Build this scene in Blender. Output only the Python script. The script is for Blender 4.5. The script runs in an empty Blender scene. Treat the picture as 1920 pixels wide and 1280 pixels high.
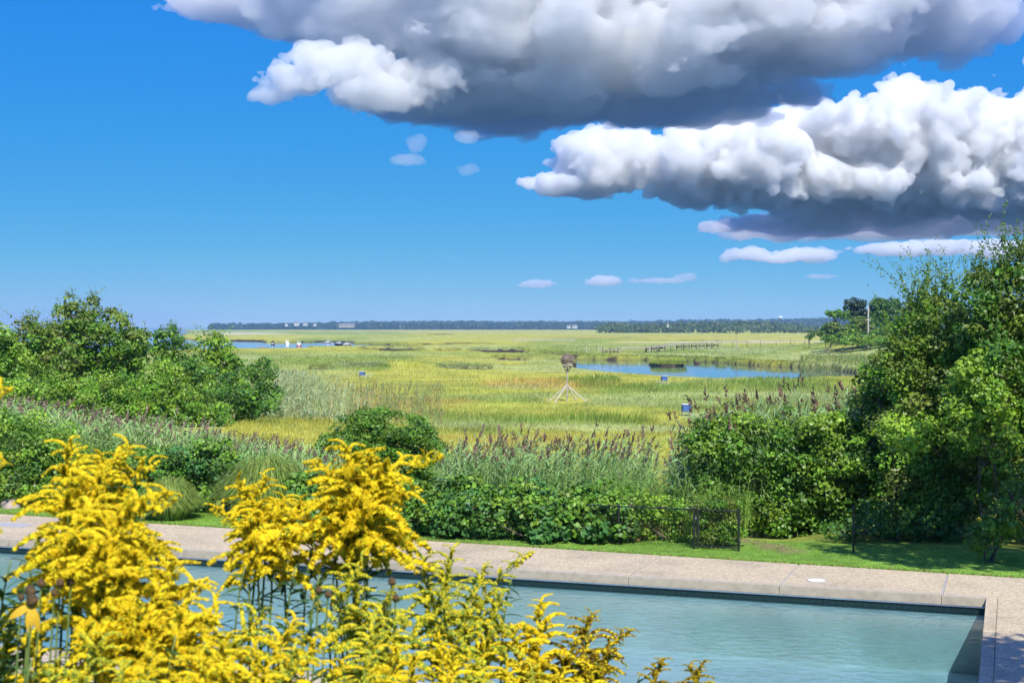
import bpy, math, random
import numpy as np
from mathutils import Vector, Matrix, Quaternion
sc = bpy.context.scene
COL = sc.collection
R = math.radians

# ------------------------------------------------------------------ camera
F = 2667.0                      # focal length in photo pixels (50 mm on 36 mm, 1920 px wide)
CZ = 6.2
PITCH = R(0.58)
cam_d = bpy.data.cameras.new('camera')
cam = bpy.data.objects.new('camera', cam_d); COL.objects.link(cam)
cam.location = (0, 0, CZ); cam.rotation_euler = (R(90) - PITCH, 0, 0)
cam_d.lens = 50; cam_d.sensor_width = 36; cam_d.clip_start = 0.05; cam_d.clip_end = 90000
cam_d.dof.use_dof = True; cam_d.dof.focus_distance = 40.0; cam_d.dof.aperture_fstop = 13.0
sc.camera = cam

# ------------------------------------------------------------------ sky, sun, exposure
SUN_EL, SUN_AZ = R(50), R(166)          # behind the camera, a little to the right
w = bpy.data.worlds.new('World'); sc.world = w; w.use_nodes = True
wt = w.node_tree; bg = wt.nodes['Background']
sky = wt.nodes.new('ShaderNodeTexSky'); sky.sky_type = 'NISHITA'; sky.sun_disc = False
sky.sun_elevation = SUN_EL; sky.sun_rotation = SUN_AZ
sky.altitude = 0; sky.air_density = 0.5; sky.dust_density = 0.0; sky.ozone_density = 8.0
SKY_POW = (1.55, 0.55, 0.0); SKY_MUL = (0.16, 1.19, 5.4)
sep = wt.nodes.new('ShaderNodeSeparateColor'); comb = wt.nodes.new('ShaderNodeCombineColor')
wt.links.new(sky.outputs[0], sep.inputs[0])
for i in range(3):
    p = wt.nodes.new('ShaderNodeMath'); p.operation = 'POWER'; p.inputs[1].default_value = SKY_POW[i]
    m = wt.nodes.new('ShaderNodeMath'); m.operation = 'MULTIPLY'; m.inputs[1].default_value = SKY_MUL[i]
    wt.links.new(sep.outputs[i], p.inputs[0]); wt.links.new(p.outputs[0], m.inputs[0]); wt.links.new(m.outputs[0], comb.inputs[i])
wt.links.new(comb.outputs[0], bg.inputs[0]); bg.inputs[1].default_value = 0.1
sun_d = bpy.data.lights.new('sun', 'SUN'); sun_d.energy = 4.2; sun_d.angle = R(0.53); sun_d.color = (1.0, 0.955, 0.88)
sun = bpy.data.objects.new('sun', sun_d); COL.objects.link(sun)
SUNV = Vector((math.cos(SUN_EL) * math.sin(SUN_AZ), math.cos(SUN_EL) * math.cos(SUN_AZ), math.sin(SUN_EL)))
sun.rotation_euler = SUNV.to_track_quat('Z', 'Y').to_euler(); sun.location = (0, -30, 60)
vs = sc.view_settings; vs.view_transform = 'Standard'; vs.look = 'None'; vs.gamma = 1.0; vs.use_curve_mapping = False
vs.exposure = 0.6
cy = sc.cycles
cy.use_denoising = True; cy.max_bounces = 12; cy.diffuse_bounces = 3; cy.glossy_bounces = 3; cy.transmission_bounces = 4
cy.volume_bounces = 11; cy.transparent_max_bounces = 24; cy.caustics_reflective = False; cy.caustics_refractive = False
cy.sample_clamp_indirect = 6.0; cy.use_adaptive_sampling = True; cy.adaptive_threshold = 0.02

# ------------------------------------------------------------------ helpers
def ray(px, py):
    c, s = math.cos(PITCH), math.sin(PITCH)
    a, b = (px - 960) / F, (640 - py) / F
    return np.array([a, c + b * s, -s + b * c])
def G(px, py, z=0.0):
    r = ray(px, py); k = (z - CZ) / r[2]
    return np.array([r[0] * k, r[1] * k, z])
def D(px, py, d):
    r = ray(px, py); k = d / r[1]
    return np.array([r[0] * k, d, CZ + r[2] * k])
def nrm(v):
    return v / np.maximum(np.linalg.norm(v, axis=-1, keepdims=True), 1e-9)
def sm(t):
    t = np.clip(t, 0, 1); return t * t * (3 - 2 * t)
_tab = np.random.default_rng(77).random((8, 256, 256))
def vn(x, y, k=0):
    x = np.asarray(x, float); y = np.asarray(y, float)
    xi = np.floor(x).astype(int); yi = np.floor(y).astype(int)
    fx = x - xi; fy = y - yi
    fx = fx * fx * fx * (fx * (fx * 6 - 15) + 10); fy = fy * fy * fy * (fy * (fy * 6 - 15) + 10)
    T = _tab[k % 8]; a = xi & 255; b = yi & 255; c = (xi + 1) & 255; d = (yi + 1) & 255
    return (T[a, b] * (1 - fx) + T[c, b] * fx) * (1 - fy) + (T[a, d] * (1 - fx) + T[c, d] * fx) * fy
def fbm(x, y, k=0, o=4):
    s = 0; a = 0.5; n = 0
    for i in range(o):
        s = s + a * vn(x * 2 ** i + 17.3 * i, y * 2 ** i - 9.1 * i, k + i); n += a; a *= 0.5
    return s / n

def mesh(name, V, Fs, mats, cols=None, midx=None, smooth=False):
    """V (n,3); Fs an (m,k) array or list of such arrays / python face lists"""
    me = bpy.data.meshes.new(name)
    V = np.asarray(V, np.float32)
    if isinstance(Fs, np.ndarray): Fs = [Fs]
    starts = []; tot = []; loops = []; c = 0
    for A in Fs:
        A = np.asarray(A, np.int32)
        if A.size == 0: continue
        m, k = A.shape
        starts.append(c + np.arange(m) * k); tot.append(np.full(m, k)); loops.append(A.ravel()); c += m * k
    starts = np.concatenate(starts).astype(np.int32); tot = np.concatenate(tot).astype(np.int32); loops = np.concatenate(loops)
    me.vertices.add(len(V)); me.vertices.foreach_set('co', V.ravel())
    me.loops.add(len(loops)); me.loops.foreach_set('vertex_index', loops)
    me.polygons.add(len(starts)); me.polygons.foreach_set('loop_start', starts); me.polygons.foreach_set('loop_total', tot)
    if midx is not None: me.polygons.foreach_set('material_index', np.asarray(midx, np.int32))
    for m in (mats if isinstance(mats, (list, tuple)) else [mats]): me.materials.append(m)
    if cols is not None:
        a = me.attributes.new('Col', 'FLOAT_COLOR', 'POINT')
        cc = np.ones((len(V), 4), np.float32); cc[:, :3] = cols; a.data.foreach_set('color', cc.ravel())
    me.update(); me.validate()
    if smooth: me.polygons.foreach_set('use_smooth', np.ones(len(me.polygons), bool))
    return me
def link(name, me, parent=None, loc=None, kind=None, label=None, cat=None, group=None):
    o = bpy.data.objects.new(name, me); COL.objects.link(o)
    if parent is not None: o.parent = parent
    if loc is not None: o.location = Vector([float(c) for c in loc])
    if kind: o['kind'] = kind
    if label: o['label'] = label
    if cat: o['category'] = cat
    if group: o['group'] = group
    return o
def empty(name, loc, label, cat, group=None, rz=0):
    o = link(name, None, None, loc, None, label, cat, group); o.rotation_euler.z = rz; o.empty_display_size = 0.2
    return o
class MB:
    """collects shapes into one mesh"""
    def __init__(s): s.V = []; s.F = []; s.n = 0
    def add(s, V, Fl):
        for f in Fl: s.F.append([i + s.n for i in f])
        s.V += [tuple(map(float, v)) for v in V]; s.n += len(V); return s
    def box(s, c, d, rz=0, ax=None):
        """centre c, size d; rz about z or ax = 3 axis vectors"""
        if ax is None:
            q = math.cos(rz), math.sin(rz); ax = [(q[0], q[1], 0), (-q[1], q[0], 0), (0, 0, 1)]
        ax = [np.array(a, float) for a in ax]; c = np.array(c, float)
        V = [c + ax[0] * d[0] / 2 * i + ax[1] * d[1] / 2 * j + ax[2] * d[2] / 2 * k for i in (-1, 1) for j in (-1, 1) for k in (-1, 1)]
        return s.add(V, [(0, 1, 3, 2), (4, 6, 7, 5), (0, 4, 5, 1), (2, 3, 7, 6), (0, 2, 6, 4), (1, 5, 7, 3)])
    def bar(s, a, b, wd, ht=None):
        a = np.array(a, float); b = np.array(b, float); L = np.linalg.norm(b - a); x = (b - a) / L
        up = np.array([0, 0, 1.0]) if abs(x[2]) < 0.95 else np.array([0, 1.0, 0])
        y = np.cross(up, x); y /= np.linalg.norm(y); z = np.cross(x, y)
        return s.box((a + b) / 2, (L, wd, ht or wd), ax=(x, y, z))
    def tube(s, P, rad, n=6, cap=True):
        P = np.asarray(P, float); rad = np.broadcast_to(np.asarray(rad, float), (len(P),))
        T = np.gradient(P, axis=0); T = nrm(T)
        ref = np.array([0.31, 0.94, 0.13])
        V = []
        for p, t, r in zip(P, T, rad):
            a = np.cross(t, ref); a /= np.linalg.norm(a); b = np.cross(t, a)
            for k in range(n):
                q = 2 * math.pi * k / n; V.append(p + r * (a * math.cos(q) + b * math.sin(q)))
        Fl = [(i * n + k, i * n + (k + 1) % n, (i + 1) * n + (k + 1) % n, (i + 1) * n + k) for i in range(len(P) - 1) for k in range(n)]
        if cap: Fl += [tuple(range(n - 1, -1, -1)), tuple((len(P) - 1) * n + k for k in range(n))]
        return s.add(V, Fl)
    def lathe(s, prof, c=(0, 0, 0), n=16):
        V = [(c[0] + r * math.cos(2 * math.pi * k / n), c[1] + r * math.sin(2 * math.pi * k / n), c[2] + z) for r, z in prof for k in range(n)]
        m = len(prof)
        Fl = [(i * n + k, i * n + (k + 1) % n, (i + 1) * n + (k + 1) % n, (i + 1) * n + k) for i in range(m - 1) for k in range(n)]
        Fl += [tuple(range(n - 1, -1, -1)), tuple((m - 1) * n + k for k in range(n))]
        return s.add(V, Fl)
    def me(s, name, mat, smooth=False, bevel=0):
        m = bpy.data.meshes.new(name); m.from_pydata(s.V, [], s.F); m.materials.append(mat)
        if smooth: m.polygons.foreach_set('use_smooth', np.ones(len(m.polygons), bool))
        return m
    def build(s, name, mat, parent=None, smooth=False, **k):
        return link(name, s.me(name, mat, smooth), parent, **k)

# ------------------------------------------------------------------ materials
def newmat(name):
    m = bpy.data.materials.new(name); m.use_nodes = True; nt = m.node_tree; nt.nodes.clear()
    return m, nt, nt.nodes.new('ShaderNodeOutputMaterial')
def nd(nt, t, **k):
    n = nt.nodes.new(t)
    for a, b in k.items():
        if a == 'ins':
            for i, v in b.items():
                if hasattr(v, 'is_linked'): nt.links.new(v, n.inputs[i])
                else: n.inputs[i].default_value = v
        else: setattr(n, a, b)
    return n
def noise(nt, scale, detail=3, rough=0.55, vec=None, obj=True):
    tc = nt.nodes.new('ShaderNodeTexCoord')
    n = nd(nt, 'ShaderNodeTexNoise', ins={'Scale': scale, 'Detail': detail, 'Roughness': rough})
    nt.links.new(vec or tc.outputs['Object'], n.inputs['Vector']); return n
def ramp(nt, fac, stops):
    r = nt.nodes.new('ShaderNodeValToRGB'); e = r.color_ramp.elements
    while len(e) > 1: e.remove(e[0])
    e[0].position = stops[0][0]; e[0].color = (*stops[0][1], 1)
    for p, c in stops[1:]:
        q = e.new(p); q.color = (*c, 1)
    nt.links.new(fac, r.inputs[0]); return r.outputs[0]
def mul(nt, a, b, fac=1.0, mode='MULTIPLY'):
    n = nd(nt, 'ShaderNodeMix', data_type='RGBA', blend_type=mode); n.inputs[0].default_value = fac
    for i, v in ((6, a), (7, b)):
        if hasattr(v, 'is_linked'): nt.links.new(v, n.inputs[i])
        else: n.inputs[i].default_value = (*v, 1)
    return n.outputs[2]
def leafmat(name, transl=0.3, rough=0.45, spec=0.4, tint=(1, 1, 1), tr_tint=(1.15, 1.2, 0.55)):
    m, nt, out = newmat(name)
    at = nd(nt, 'ShaderNodeAttribute', attribute_name='Col')
    c = mul(nt, at.outputs['Color'], tint)
    pb = nd(nt, 'ShaderNodeBsdfPrincipled', ins={'Base Color': c, 'Roughness': rough, 'Specular IOR Level': spec})
    tr = nd(nt, 'ShaderNodeBsdfTranslucent', ins={'Color': mul(nt, c, tr_tint)})
    mx = nd(nt, 'ShaderNodeMixShader', ins={0: transl, 1: pb.outputs[0], 2: tr.outputs[0]})
    nt.links.new(mx.outputs[0], out.inputs[0]); return m
def plain(name, col, rough=0.6, var=0.25, scale=6.0, metal=0.0, spec=0.4, bump=0.0, bscale=40.0):
    m, nt, out = newmat(name)
    n = noise(nt, scale, 4)
    lo = tuple(c * (1 - var) for c in col); hi = tuple(min(1, c * (1 + var)) for c in col)
    c = ramp(nt, n.outputs[0], [(0.3, lo), (0.7, hi)])
    pb = nd(nt, 'ShaderNodeBsdfPrincipled', ins={'Base Color': c, 'Roughness': rough, 'Metallic': metal, 'Specular IOR Level': spec})
    if bump:
        b = nd(nt, 'ShaderNodeBump', ins={'Strength': bump, 'Distance': 0.02, 'Height': noise(nt, bscale, 4).outputs[0]})
        nt.links.new(b.outputs[0], pb.inputs['Normal'])
    nt.links.new(pb.outputs[0], out.inputs[0]); return m
M = {}
M['leaf'] = leafmat('leaf'); M['glossy_leaf'] = leafmat('glossy_leaf', 0.22, 0.48, 0.35)
M['reed'] = leafmat('reed', 0.25, 0.55, 0.3, tr_tint=(1.1, 1.1, 0.7)); M['grass'] = leafmat('grass', 0.35, 0.6, 0.25, tr_tint=(1.15, 1.15, 0.6))
M['floret'] = leafmat('floret', 0.42, 0.7, 0.15, tr_tint=(1.05, 1.0, 0.6))
M['bark'] = plain('bark', (0.13, 0.10, 0.075), 0.9, 0.4, 8, bump=0.6, bscale=25)
M['stalk'] = plain('stalk', (0.16, 0.22, 0.05), 0.6, 0.3, 30)
M['wood'] = plain('weathered_wood', (0.36, 0.32, 0.26), 0.85, 0.35, 3.0, bump=0.4)
M['palewood'] = plain('pale_wood', (0.5, 0.45, 0.38), 0.85, 0.25, 2.0)
M['darkwood'] = plain('dark_wood', (0.10, 0.08, 0.06), 0.9, 0.4, 2.0)
M['black_metal'] = plain('black_metal', (0.018, 0.02, 0.02), 0.4, 0.3, 10, spec=0.5)
M['steel'] = plain('steel', (0.72, 0.74, 0.76), 0.25, 0.1, 3, metal=0.9)
M['white'] = plain('white_paint', (0.78, 0.78, 0.76), 0.5, 0.08, 2)
M['red'] = plain('red_paint', (0.42, 0.035, 0.03), 0.4, 0.12, 2)
M['navy'] = plain('navy_paint', (0.03, 0.04, 0.07), 0.4, 0.12, 2)
M['boxblue'] = plain('faded_blue_paint', (0.055, 0.12, 0.34), 0.6, 0.2, 3)
M['house'] = plain('house_wall', (.5, .5, .48), .7, .1, 1)
M['roof'] = plain('grey_shingle', (0.16, 0.15, 0.15), 0.85, 0.25, 2)
M['glass'] = plain('window_glass', (0.02, 0.03, 0.04), 0.08, 0.1, 1, spec=0.6)
M['rock'] = plain('rock', (0.38, 0.30, 0.25), 0.9, 0.35, 3, bump=0.8, bscale=8)
M['stick'] = plain('dry_sticks', (0.30, 0.24, 0.19), 0.9, 0.5, 5)
M['cone'] = plain('seed_cone', (0.14, 0.085, 0.035), 0.9, 0.5, 60, bump=0.8, bscale=200)
M['petal'] = plain('yellow_petal', (0.75, 0.46, 0.03), 0.6, 0.15, 20)
M['soil'] = plain('soil', (0.09, 0.07, 0.05), 0.95, 0.4, 4, bump=0.7, bscale=12)

# ------------------------------------------------------------------ site frame: pool far edge
P1 = G(1851, 1122)[:2]; P2 = G(0, 1011)[:2]
E = (P1 - P2) / np.linalg.norm(P1 - P2); NV = np.array([E[1], -E[0]])
if NV[1] > 0: NV = -NV
def st(x, y):
    dx, dy = x - P1[0], y - P1[1]
    return dx * E[0] + dy * E[1], dx * NV[0] + dy * NV[1]
def W(s, t, z=0.0):
    return np.array([P1[0] + E[0] * s + NV[0] * t, P1[1] + E[1] * s + NV[1] * t, z])
POOL_L, POOL_W = 34.0, 11.4
RZ = math.atan2(E[1], E[0])
# deck's lawn edge, measured in the site frame
ga = st(*G(0, 964)[:2]); gb = st(*G(1920, 1085)[:2])
def deck_edge(s):           # t (negative) of the lawn edge at s
    return ga[1] + (gb[1] - ga[1]) * (s - ga[0]) / (gb[0] - ga[0])

MZ, WZ = -1.8, -2.95          # marsh level, tide level
def pxy(x, y):
    return 960 + F * x / y, 613 + F * (CZ - MZ) / y
sea_px = [(-600, 616.8), (200, 616.8), (340, 617.0), (356, 622), (338, 628), (352, 634), (430, 637), (520, 638), (600, 637.4), (660, 639.6), (720, 642.5), (795, 645),
          (783, 648), (650, 648), (582, 648.6), (572, 651.5), (443, 652.5), (330, 655), (150, 662), (-600, 664)]
pond_px = [(1078, 666.5), (1217, 667.5), (1297, 669.5), (1370, 673), (1450, 677.5), (1560, 681), (1607, 690), (1640, 694), (1655, 701), (1596, 704), (1480, 708), (1341, 708),
           (1230, 702.5), (1166, 698.5), (1097, 691), (1060, 681)]
creeks_px = [[(1078, 667), (1040, 663.5), (1000, 661), (950, 660.5), (900, 659), (900, 657.3), (950, 658), (1000, 658.5), (1050, 660), (1100, 664)],
             [(676, 651), (720, 650.0), (790, 651.5), (788, 656.5), (735, 657.5), (690, 655)], [(818, 654.5), (856, 654.5), (854, 657.5), (820, 657.5)],
             [(876, 652.5), (930, 653), (985, 652.5), (986, 658.5), (925, 659.5), (880, 657)], [(925, 667), (960, 668), (990, 670), (988, 675), (950, 674.5), (927, 671)],
             [(580, 686.5), (610, 687), (608, 692), (582, 692)], [(828, 685), (870, 686), (915, 688), (915, 692.5), (868, 691.5), (829, 689.5)],
             [(640, 683), (720, 684.5), (718, 688), (640, 687)],
             [(415, 636.0), (460, 635.3), (500, 636), (500, 638), (415, 638)], [(590, 637), (640, 637.2), (680, 639), (660, 640.5), (600, 639)],
             [(790, 643), (860, 641), (930, 642), (930, 644), (860, 644.5), (790, 646)],
             [(1190, 637.2), (1300, 636.5), (1400, 637.5), (1400, 639.0), (1300, 638.4), (1190, 638.6)],
             [(800, 625.5), (850, 625), (850, 626.6), (800, 627)]]
def poly_sd(x, y, P):
    """signed distance, positive inside"""
    P = np.asarray(P); Q = np.roll(P, -1, 0); best = np.full(x.shape, 1e12); ins = np.zeros(x.shape, bool)
    for (ax, ay), (bx, by) in zip(P, Q):
        ex, ey = bx - ax, by - ay; t = np.clip(((x - ax) * ex + (y - ay) * ey) / (ex * ex + ey * ey), 0, 1)
        best = np.minimum(best, (x - ax - t * ex) ** 2 + (y - ay - t * ey) ** 2)
        with np.errstate(divide='ignore', invalid='ignore'):
            ins ^= ((ay > y) != (by > y)) & (x < (bx - ax) * (y - ay) / (by - ay) + ax)
    d = np.sqrt(best); return np.where(ins, d, -d)
def wpoly(px): return np.array([G(a, b, MZ)[:2] for a, b in px])
WPOLYS = [wpoly(sea_px), wpoly(pond_px)] + [wpoly(c) for c in creeks_px]
IS_C = np.array(G(1257, 686, WZ)[:2]); IS_R = (4.3, 9.0)
def water_sd(x, y, which=None):
    wob = (fbm(x / 9, y / 9, 3, 3) - 0.5) * np.clip(y / 60, 1.5, 9)
    s = np.full(x.shape, -1e9)
    for P in (WPOLYS if which is None else WPOLYS[:2] if which == 0 else WPOLYS[2:]):
        lo = P.min(0) - 60; hi = P.max(0) + 60
        m = (x > lo[0]) & (x < hi[0]) & (y > lo[1]) & (y < hi[1])
        if m.any(): s[m] = np.maximum(s[m], poly_sd(x[m], y[m], P))
    s = s + wob
    i = 1 - np.sqrt(((x - IS_C[0]) / IS_R[0]) ** 2 + ((y - IS_C[1] - IS_R[1]) / IS_R[1]) ** 2)
    return np.minimum(s, -i * 5 + wob * .2)
def height(x, y):
    x = np.asarray(x, float); y = np.asarray(y, float)
    s, t = st(x, y)
    z = np.zeros(x.shape)
    z = z + 4.4 * np.clip((t - 14.6) / 15.6, 0, 1)
    fall = sm((-t - 6.2) / 13.0)
    lf = sm((-x - 5) / 10) * (1 - sm((y - 85) / 45)); rt = sm((x - 8.0) / 3) * (1 - sm((y - 48) / 14))
    z = z + fall * (MZ + 1.9 * np.maximum(lf, rt * .95))
    z = z + np.where(y > 60, (fbm(x / 6, y / 6, 1, 3) - .5) * .16, 0)
    # right-hand headland
    q = 1 - np.sqrt(((x - 165) / 88) ** 2 + ((y - 440) / 150) ** 2)
    z = z + 4.6 * sm(q * 2.2)
    far = y > 120
    if np.any(far):
        sd = np.full(x.shape, -99.0); sc_ = sd.copy(); sd[far] = water_sd(x[far], y[far], 0); sc_[far] = water_sd(x[far], y[far], 1)
        z = np.where(far, z - np.maximum(2.1 * sm(sd / 1.4 + .5), 1.02 * sm(sc_ / 1.2 + .5)), z)
    # under the deck and pool
    u = (s > -POOL_L - .6) & (s < .6) & (t > -.6) & (t < POOL_W + .6)
    z = np.where(u, -3.2, z)
    dk = (~u) & (s < 6.5) & (s > -44) & (t > deck_edge(s) + .25) & (t < POOL_W + 1.7)
    z = np.where(dk, -0.25, z)
    return z
def H(x, y): return float(height(np.array([x]), np.array([y]))[0])

# ------------------------------------------------------------------ marsh colours (what grows where)
YEL, GRN, GLD, GRY, TAN, SAND = map(np.array, [(.42, .415, .075), (.275, .345, .07), (.50, .375, .095), (.38, .43, .18), (.46, .36, .16), (.68, .6, .45)])
DKG = np.array((.14, .235, .03))
patches = [  # px, py, rx, ry, colour, grass height, blend
    (1030, 719, 130, 9, GLD, .95, 1), (1105, 713, 55, 8, DKG, .95, .8), (1400, 722, 120, 12, GRN, .7, .8), (1480, 716, 110, 9, DKG, .8, .6), (1560, 730, 140, 10, GRN, .6, .7),
    (770, 690, 40, 8, YEL * 1.1, .8, 1), (690, 689, 60, 8, DKG * 1.2, .7, .6), (870, 687, 60, 6, GRY * .8, .7, .8), (670, 683, 60, 4, GRY * .7, .6, .8),
    (640, 745, 110, 22, GLD * .95, .6, .55), (800, 760, 100, 10, GLD, .5, .5), (600, 770, 120, 20, TAN, .6, .5),
    (1080, 792, 130, 8, DKG * 1.3, .8, .7), (960, 800, 250, 7, GRY, .35, .6), (1150, 806, 160, 7, GRY * 1.1, .3, .7), (1000, 745, 300, 6, GRY, .3, .4),
    (1200, 755, 200, 8, GRY * 1.05, .3, .5), (1100, 690, 200, 9, GRY, .35, .6), (1350, 740, 160, 6, GRY * 1.1, .3, .6), (700, 665, 200, 4, GRY, .3, .4),
    (1000, 770, 240, 12, YEL * 1.1, .25, .6), (1000, 842, 260, 22, YEL * 1.08, .22, .7), (850, 735, 160, 12, YEL * 1.1, .3, .5), (560, 810, 120, 12, YEL * 1.1, .35, .7),
    (1000, 835, 120, 8, GLD * .9, .3, .35), (430, 790, 140, 18, TAN * .9, .7, .6), (450, 625, 90, 2.2, SAND * .8, .1, .8), (800, 621, 300, 1.6, TAN, .2, .5), (1350, 640.6, 190, 1.6, SAND * .85, .1, .75),
    (1560, 640.5, 60, 2.6, SAND * .8, .1, .8), (950, 630, 400, 3, YEL * .95, .3, .5), (1300, 652, 260, 4, GRY * .9, .5, .4), (1550, 668, 120, 5, GRY, .4, .6), (1200, 632, 300, 3, GLD * .9, .3, .35),
    (1600, 662, 60, 3, YEL * 1.1, .3, .6), (1190, 655, 120, 3, GRY * .8, .6, .6), (820, 702, 200, 7, YEL, .3, .5), (560, 700, 120, 14, GRY, .5, .4), (1130, 786, 90, 5, DKG, .9, .7), (960, 792, 70, 5, DKG * 1.2, .8, .6), (1470, 727, 60, 5, DKG, .9, .6), (1250, 726, 70, 4, DKG * 1.2, .7, .6), (1150, 724, 70, 4, DKG, .8, .6), (990, 724, 80, 3, GRY * .8, .7, .6),
    (745, 686, 30, 5, YEL * 1.15, .9, .9), (1000, 858, 300, 9, YEL * 1.15, .3, .6), (930, 826, 160, 7, GLD * .8, .4, .4), (1180, 835, 120, 9, GRN, .3, .5), (880, 663, 90, 3, GRN, .5, .6), (1020, 650, 90, 3, GRN * .9, .6, .6), (760, 657, 60, 2.4, GRN * .8, .7, .6), (650, 660, 90, 3, YEL * 1.1, .3, .6),
    (1287, 779, 22, 6, GRY, .06, 1), (1245, 718, 14, 4, GRY, .06, 1), (679, 707, 12, 3.5, GRY, .06, 1), (1063, 753, 55, 6, YEL * 1.1, .12, 1)]
def marsh_col(x, y):
    u, v = pxy(x, y)
    u = u + (fbm(x / 14, y / 30, 4, 3) - .5) * 70; v = v + (fbm(x / 25, y / 40, 5, 3) - .5) * np.clip((v - 613) * .16, .8, 14)
    n1 = fbm(u / 220, (v - 613) / 9 / (1 + (v - 613) / 90), 2, 4)[:, None]; n2 = fbm(x / 3.5, y / 6, 6, 3)[:, None]; n3 = fbm(x / 40, y / 60, 0, 3)[:, None]
    c = YEL + (GRN * .92 - YEL) * sm((n1 - .44) * 5)
    c = c + (GRY - c) * sm((n3 - .52) * 5) * .7
    c = c * (.66 + .6 * n2)
    h = .28 + .25 * sm((n1[:, 0] - .5) * 5)
    for px, py, rx, ry, cc, hh, b in patches:
        k = sm(2.6 * (1.16 - np.sqrt(((u - px) / rx) ** 2 + ((v - py) / ry) ** 2))) * b
        c = c + (cc * (.8 + .4 * n2) - c) * k[:, None]; h = h + (hh - h) * k
    return c, h

# ------------------------------------------------------------------ ground sheets
def groundmat(name, bump=0.5):
    m, nt, out = newmat(name)
    at = nd(nt, 'ShaderNodeAttribute', attribute_name='Col')
    n = noise(nt, 2.2, 5, .65); n2 = noise(nt, 0.12, 4)
    c = mul(nt, at.outputs['Color'], ramp(nt, n.outputs[0], [(.3, (.62, .64, .6)), (.72, (1.3, 1.28, 1.2))]))
    c = mul(nt, c, ramp(nt, n2.outputs[0], [(.35, (.85, .88, .9)), (.65, (1.12, 1.1, 1.0))]))
    b = nd(nt, 'ShaderNodeBump', ins={'Strength': bump, 'Distance': .15, 'Height': n.outputs[0]})
    pb = nd(nt, 'ShaderNodeBsdfPrincipled', ins={'Base Color': c, 'Roughness': .95, 'Specular IOR Level': .1, 'Normal': b.outputs[0]})
    nt.links.new(pb.outputs[0], out.inputs[0]); return m
M['ground'] = groundmat('ground_cover')
def gridmesh(X, Y, cols_fn, name):
    r, c = X.shape; Z = height(X.ravel(), Y.ravel())
    V = np.stack([X.ravel(), Y.ravel(), Z], 1)
    i = np.arange(r * c).reshape(r, c)
    Q = np.stack([i[:-1, :-1], i[:-1, 1:], i[1:, 1:], i[1:, :-1]], -1).reshape(-1, 4)
    return mesh(name, V, Q, M['ground'], cols_fn(V), smooth=True)
MUD = np.array((.045, .032, .022))
def far_cols(V):
    c, h = marsh_col(V[:, 0], V[:, 1])
    k = sm((MZ - .12 - V[:, 2]) / .25)[:, None]; k = np.where(V[:, 1:2] > 130, k, 0)
    c = c + (MUD * (.7 + .7 * fbm(V[:, 0] / 2, V[:, 1] / 2, 2)[:, None]) - c) * k
    k2 = sm((V[:, 2] - .2) / 1.5)[:, None] * (V[:, 1:2] > 300)
    return c + (DKG * np.array((.75, .8, .8)) * (.6 + .8 * fbm(V[:, 0] / 5, V[:, 1] / 8, 2)[:, None]) - c) * k2
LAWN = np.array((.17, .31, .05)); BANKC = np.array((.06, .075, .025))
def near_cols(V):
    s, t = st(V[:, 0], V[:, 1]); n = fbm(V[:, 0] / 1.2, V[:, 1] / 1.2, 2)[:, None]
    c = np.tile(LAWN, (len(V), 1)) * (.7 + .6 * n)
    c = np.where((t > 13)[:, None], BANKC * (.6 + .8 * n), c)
    k = sm((-t - 6.5) / 3)[:, None]; mc, h = marsh_col(V[:, 0], np.maximum(V[:, 1], 20)); c = c + (mc * .8 - c) * k
    # worn foot path through the gap beside the gate
    a, b = G(1405, 1012)[:2], G(1480, 1032)[:2]
    d = np.abs((V[:, 0] - a[0]) * (b[1] - a[1]) - (V[:, 1] - a[1]) * (b[0] - a[0])) / np.linalg.norm(b - a)
    along = ((V[:, 0] - a[0]) * (b[0] - a[0]) + (V[:, 1] - a[1]) * (b[1] - a[1])) / np.dot(b - a, b - a)
    k = sm((.5 - d) / .3) * sm((along + 1.3) * 2) * sm((1.25 - along) * 5)
    return c + (np.array((.27, .19, .12)) - c) * k[:, None]
xs = np.arange(-48, 48.01, .4); ys = np.arange(-14, 58.01, .4)
X, Y = np.meshgrid(xs, ys); Y[-1] = 58
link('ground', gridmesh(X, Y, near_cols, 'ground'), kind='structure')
yr = np.concatenate([58 * (1000 / 58) ** np.linspace(0, 1, 390), 1000 * 4.5 ** np.linspace(0, 1, 42)[1:]])
ur = np.arange(-420, 2340.1, 7)
link('marsh', gridmesh((ur[None, :] - 960) / F * yr[:, None], np.repeat(yr[:, None], len(ur), 1), far_cols, 'marsh'), kind='structure')

# water of the bay, creek and pond: one tidal sheet
def watermat(name, col, rough, bscale, bstr, dist, stretch=(1, 1, 1)):
    m, nt, out = newmat(name)
    tc = nt.nodes.new('ShaderNodeTexCoord'); mp = nd(nt, 'ShaderNodeMapping', ins={'Scale': stretch}); nt.links.new(tc.outputs['Object'], mp.inputs[0])
    n = noise(nt, bscale, 4, .6, mp.outputs[0])
    b = nd(nt, 'ShaderNodeBump', ins={'Strength': bstr, 'Distance': dist, 'Height': n.outputs[0]})
    pb = nd(nt, 'ShaderNodeBsdfPrincipled', ins={'Base Color': (*col, 1), 'Roughness': rough, 'IOR': 1.33, 'Normal': b.outputs[0]})
    nt.links.new(pb.outputs[0], out.inputs[0]); return m
M['sea'] = watermat('tidal_water', (.02, .06, .10), .05, .35, .07, .25, (1, .5, 1))
yy = np.concatenate([np.linspace(118, 1000, 30), np.geomspace(1100, 60000, 30)])
gx = np.linspace(-1.2, 1.2, 25)
X = gx[None, :] * yy[:, None] * .55; Y = np.repeat(yy[:, None], 25, 1)
i = np.arange(X.size).reshape(X.shape)
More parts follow.
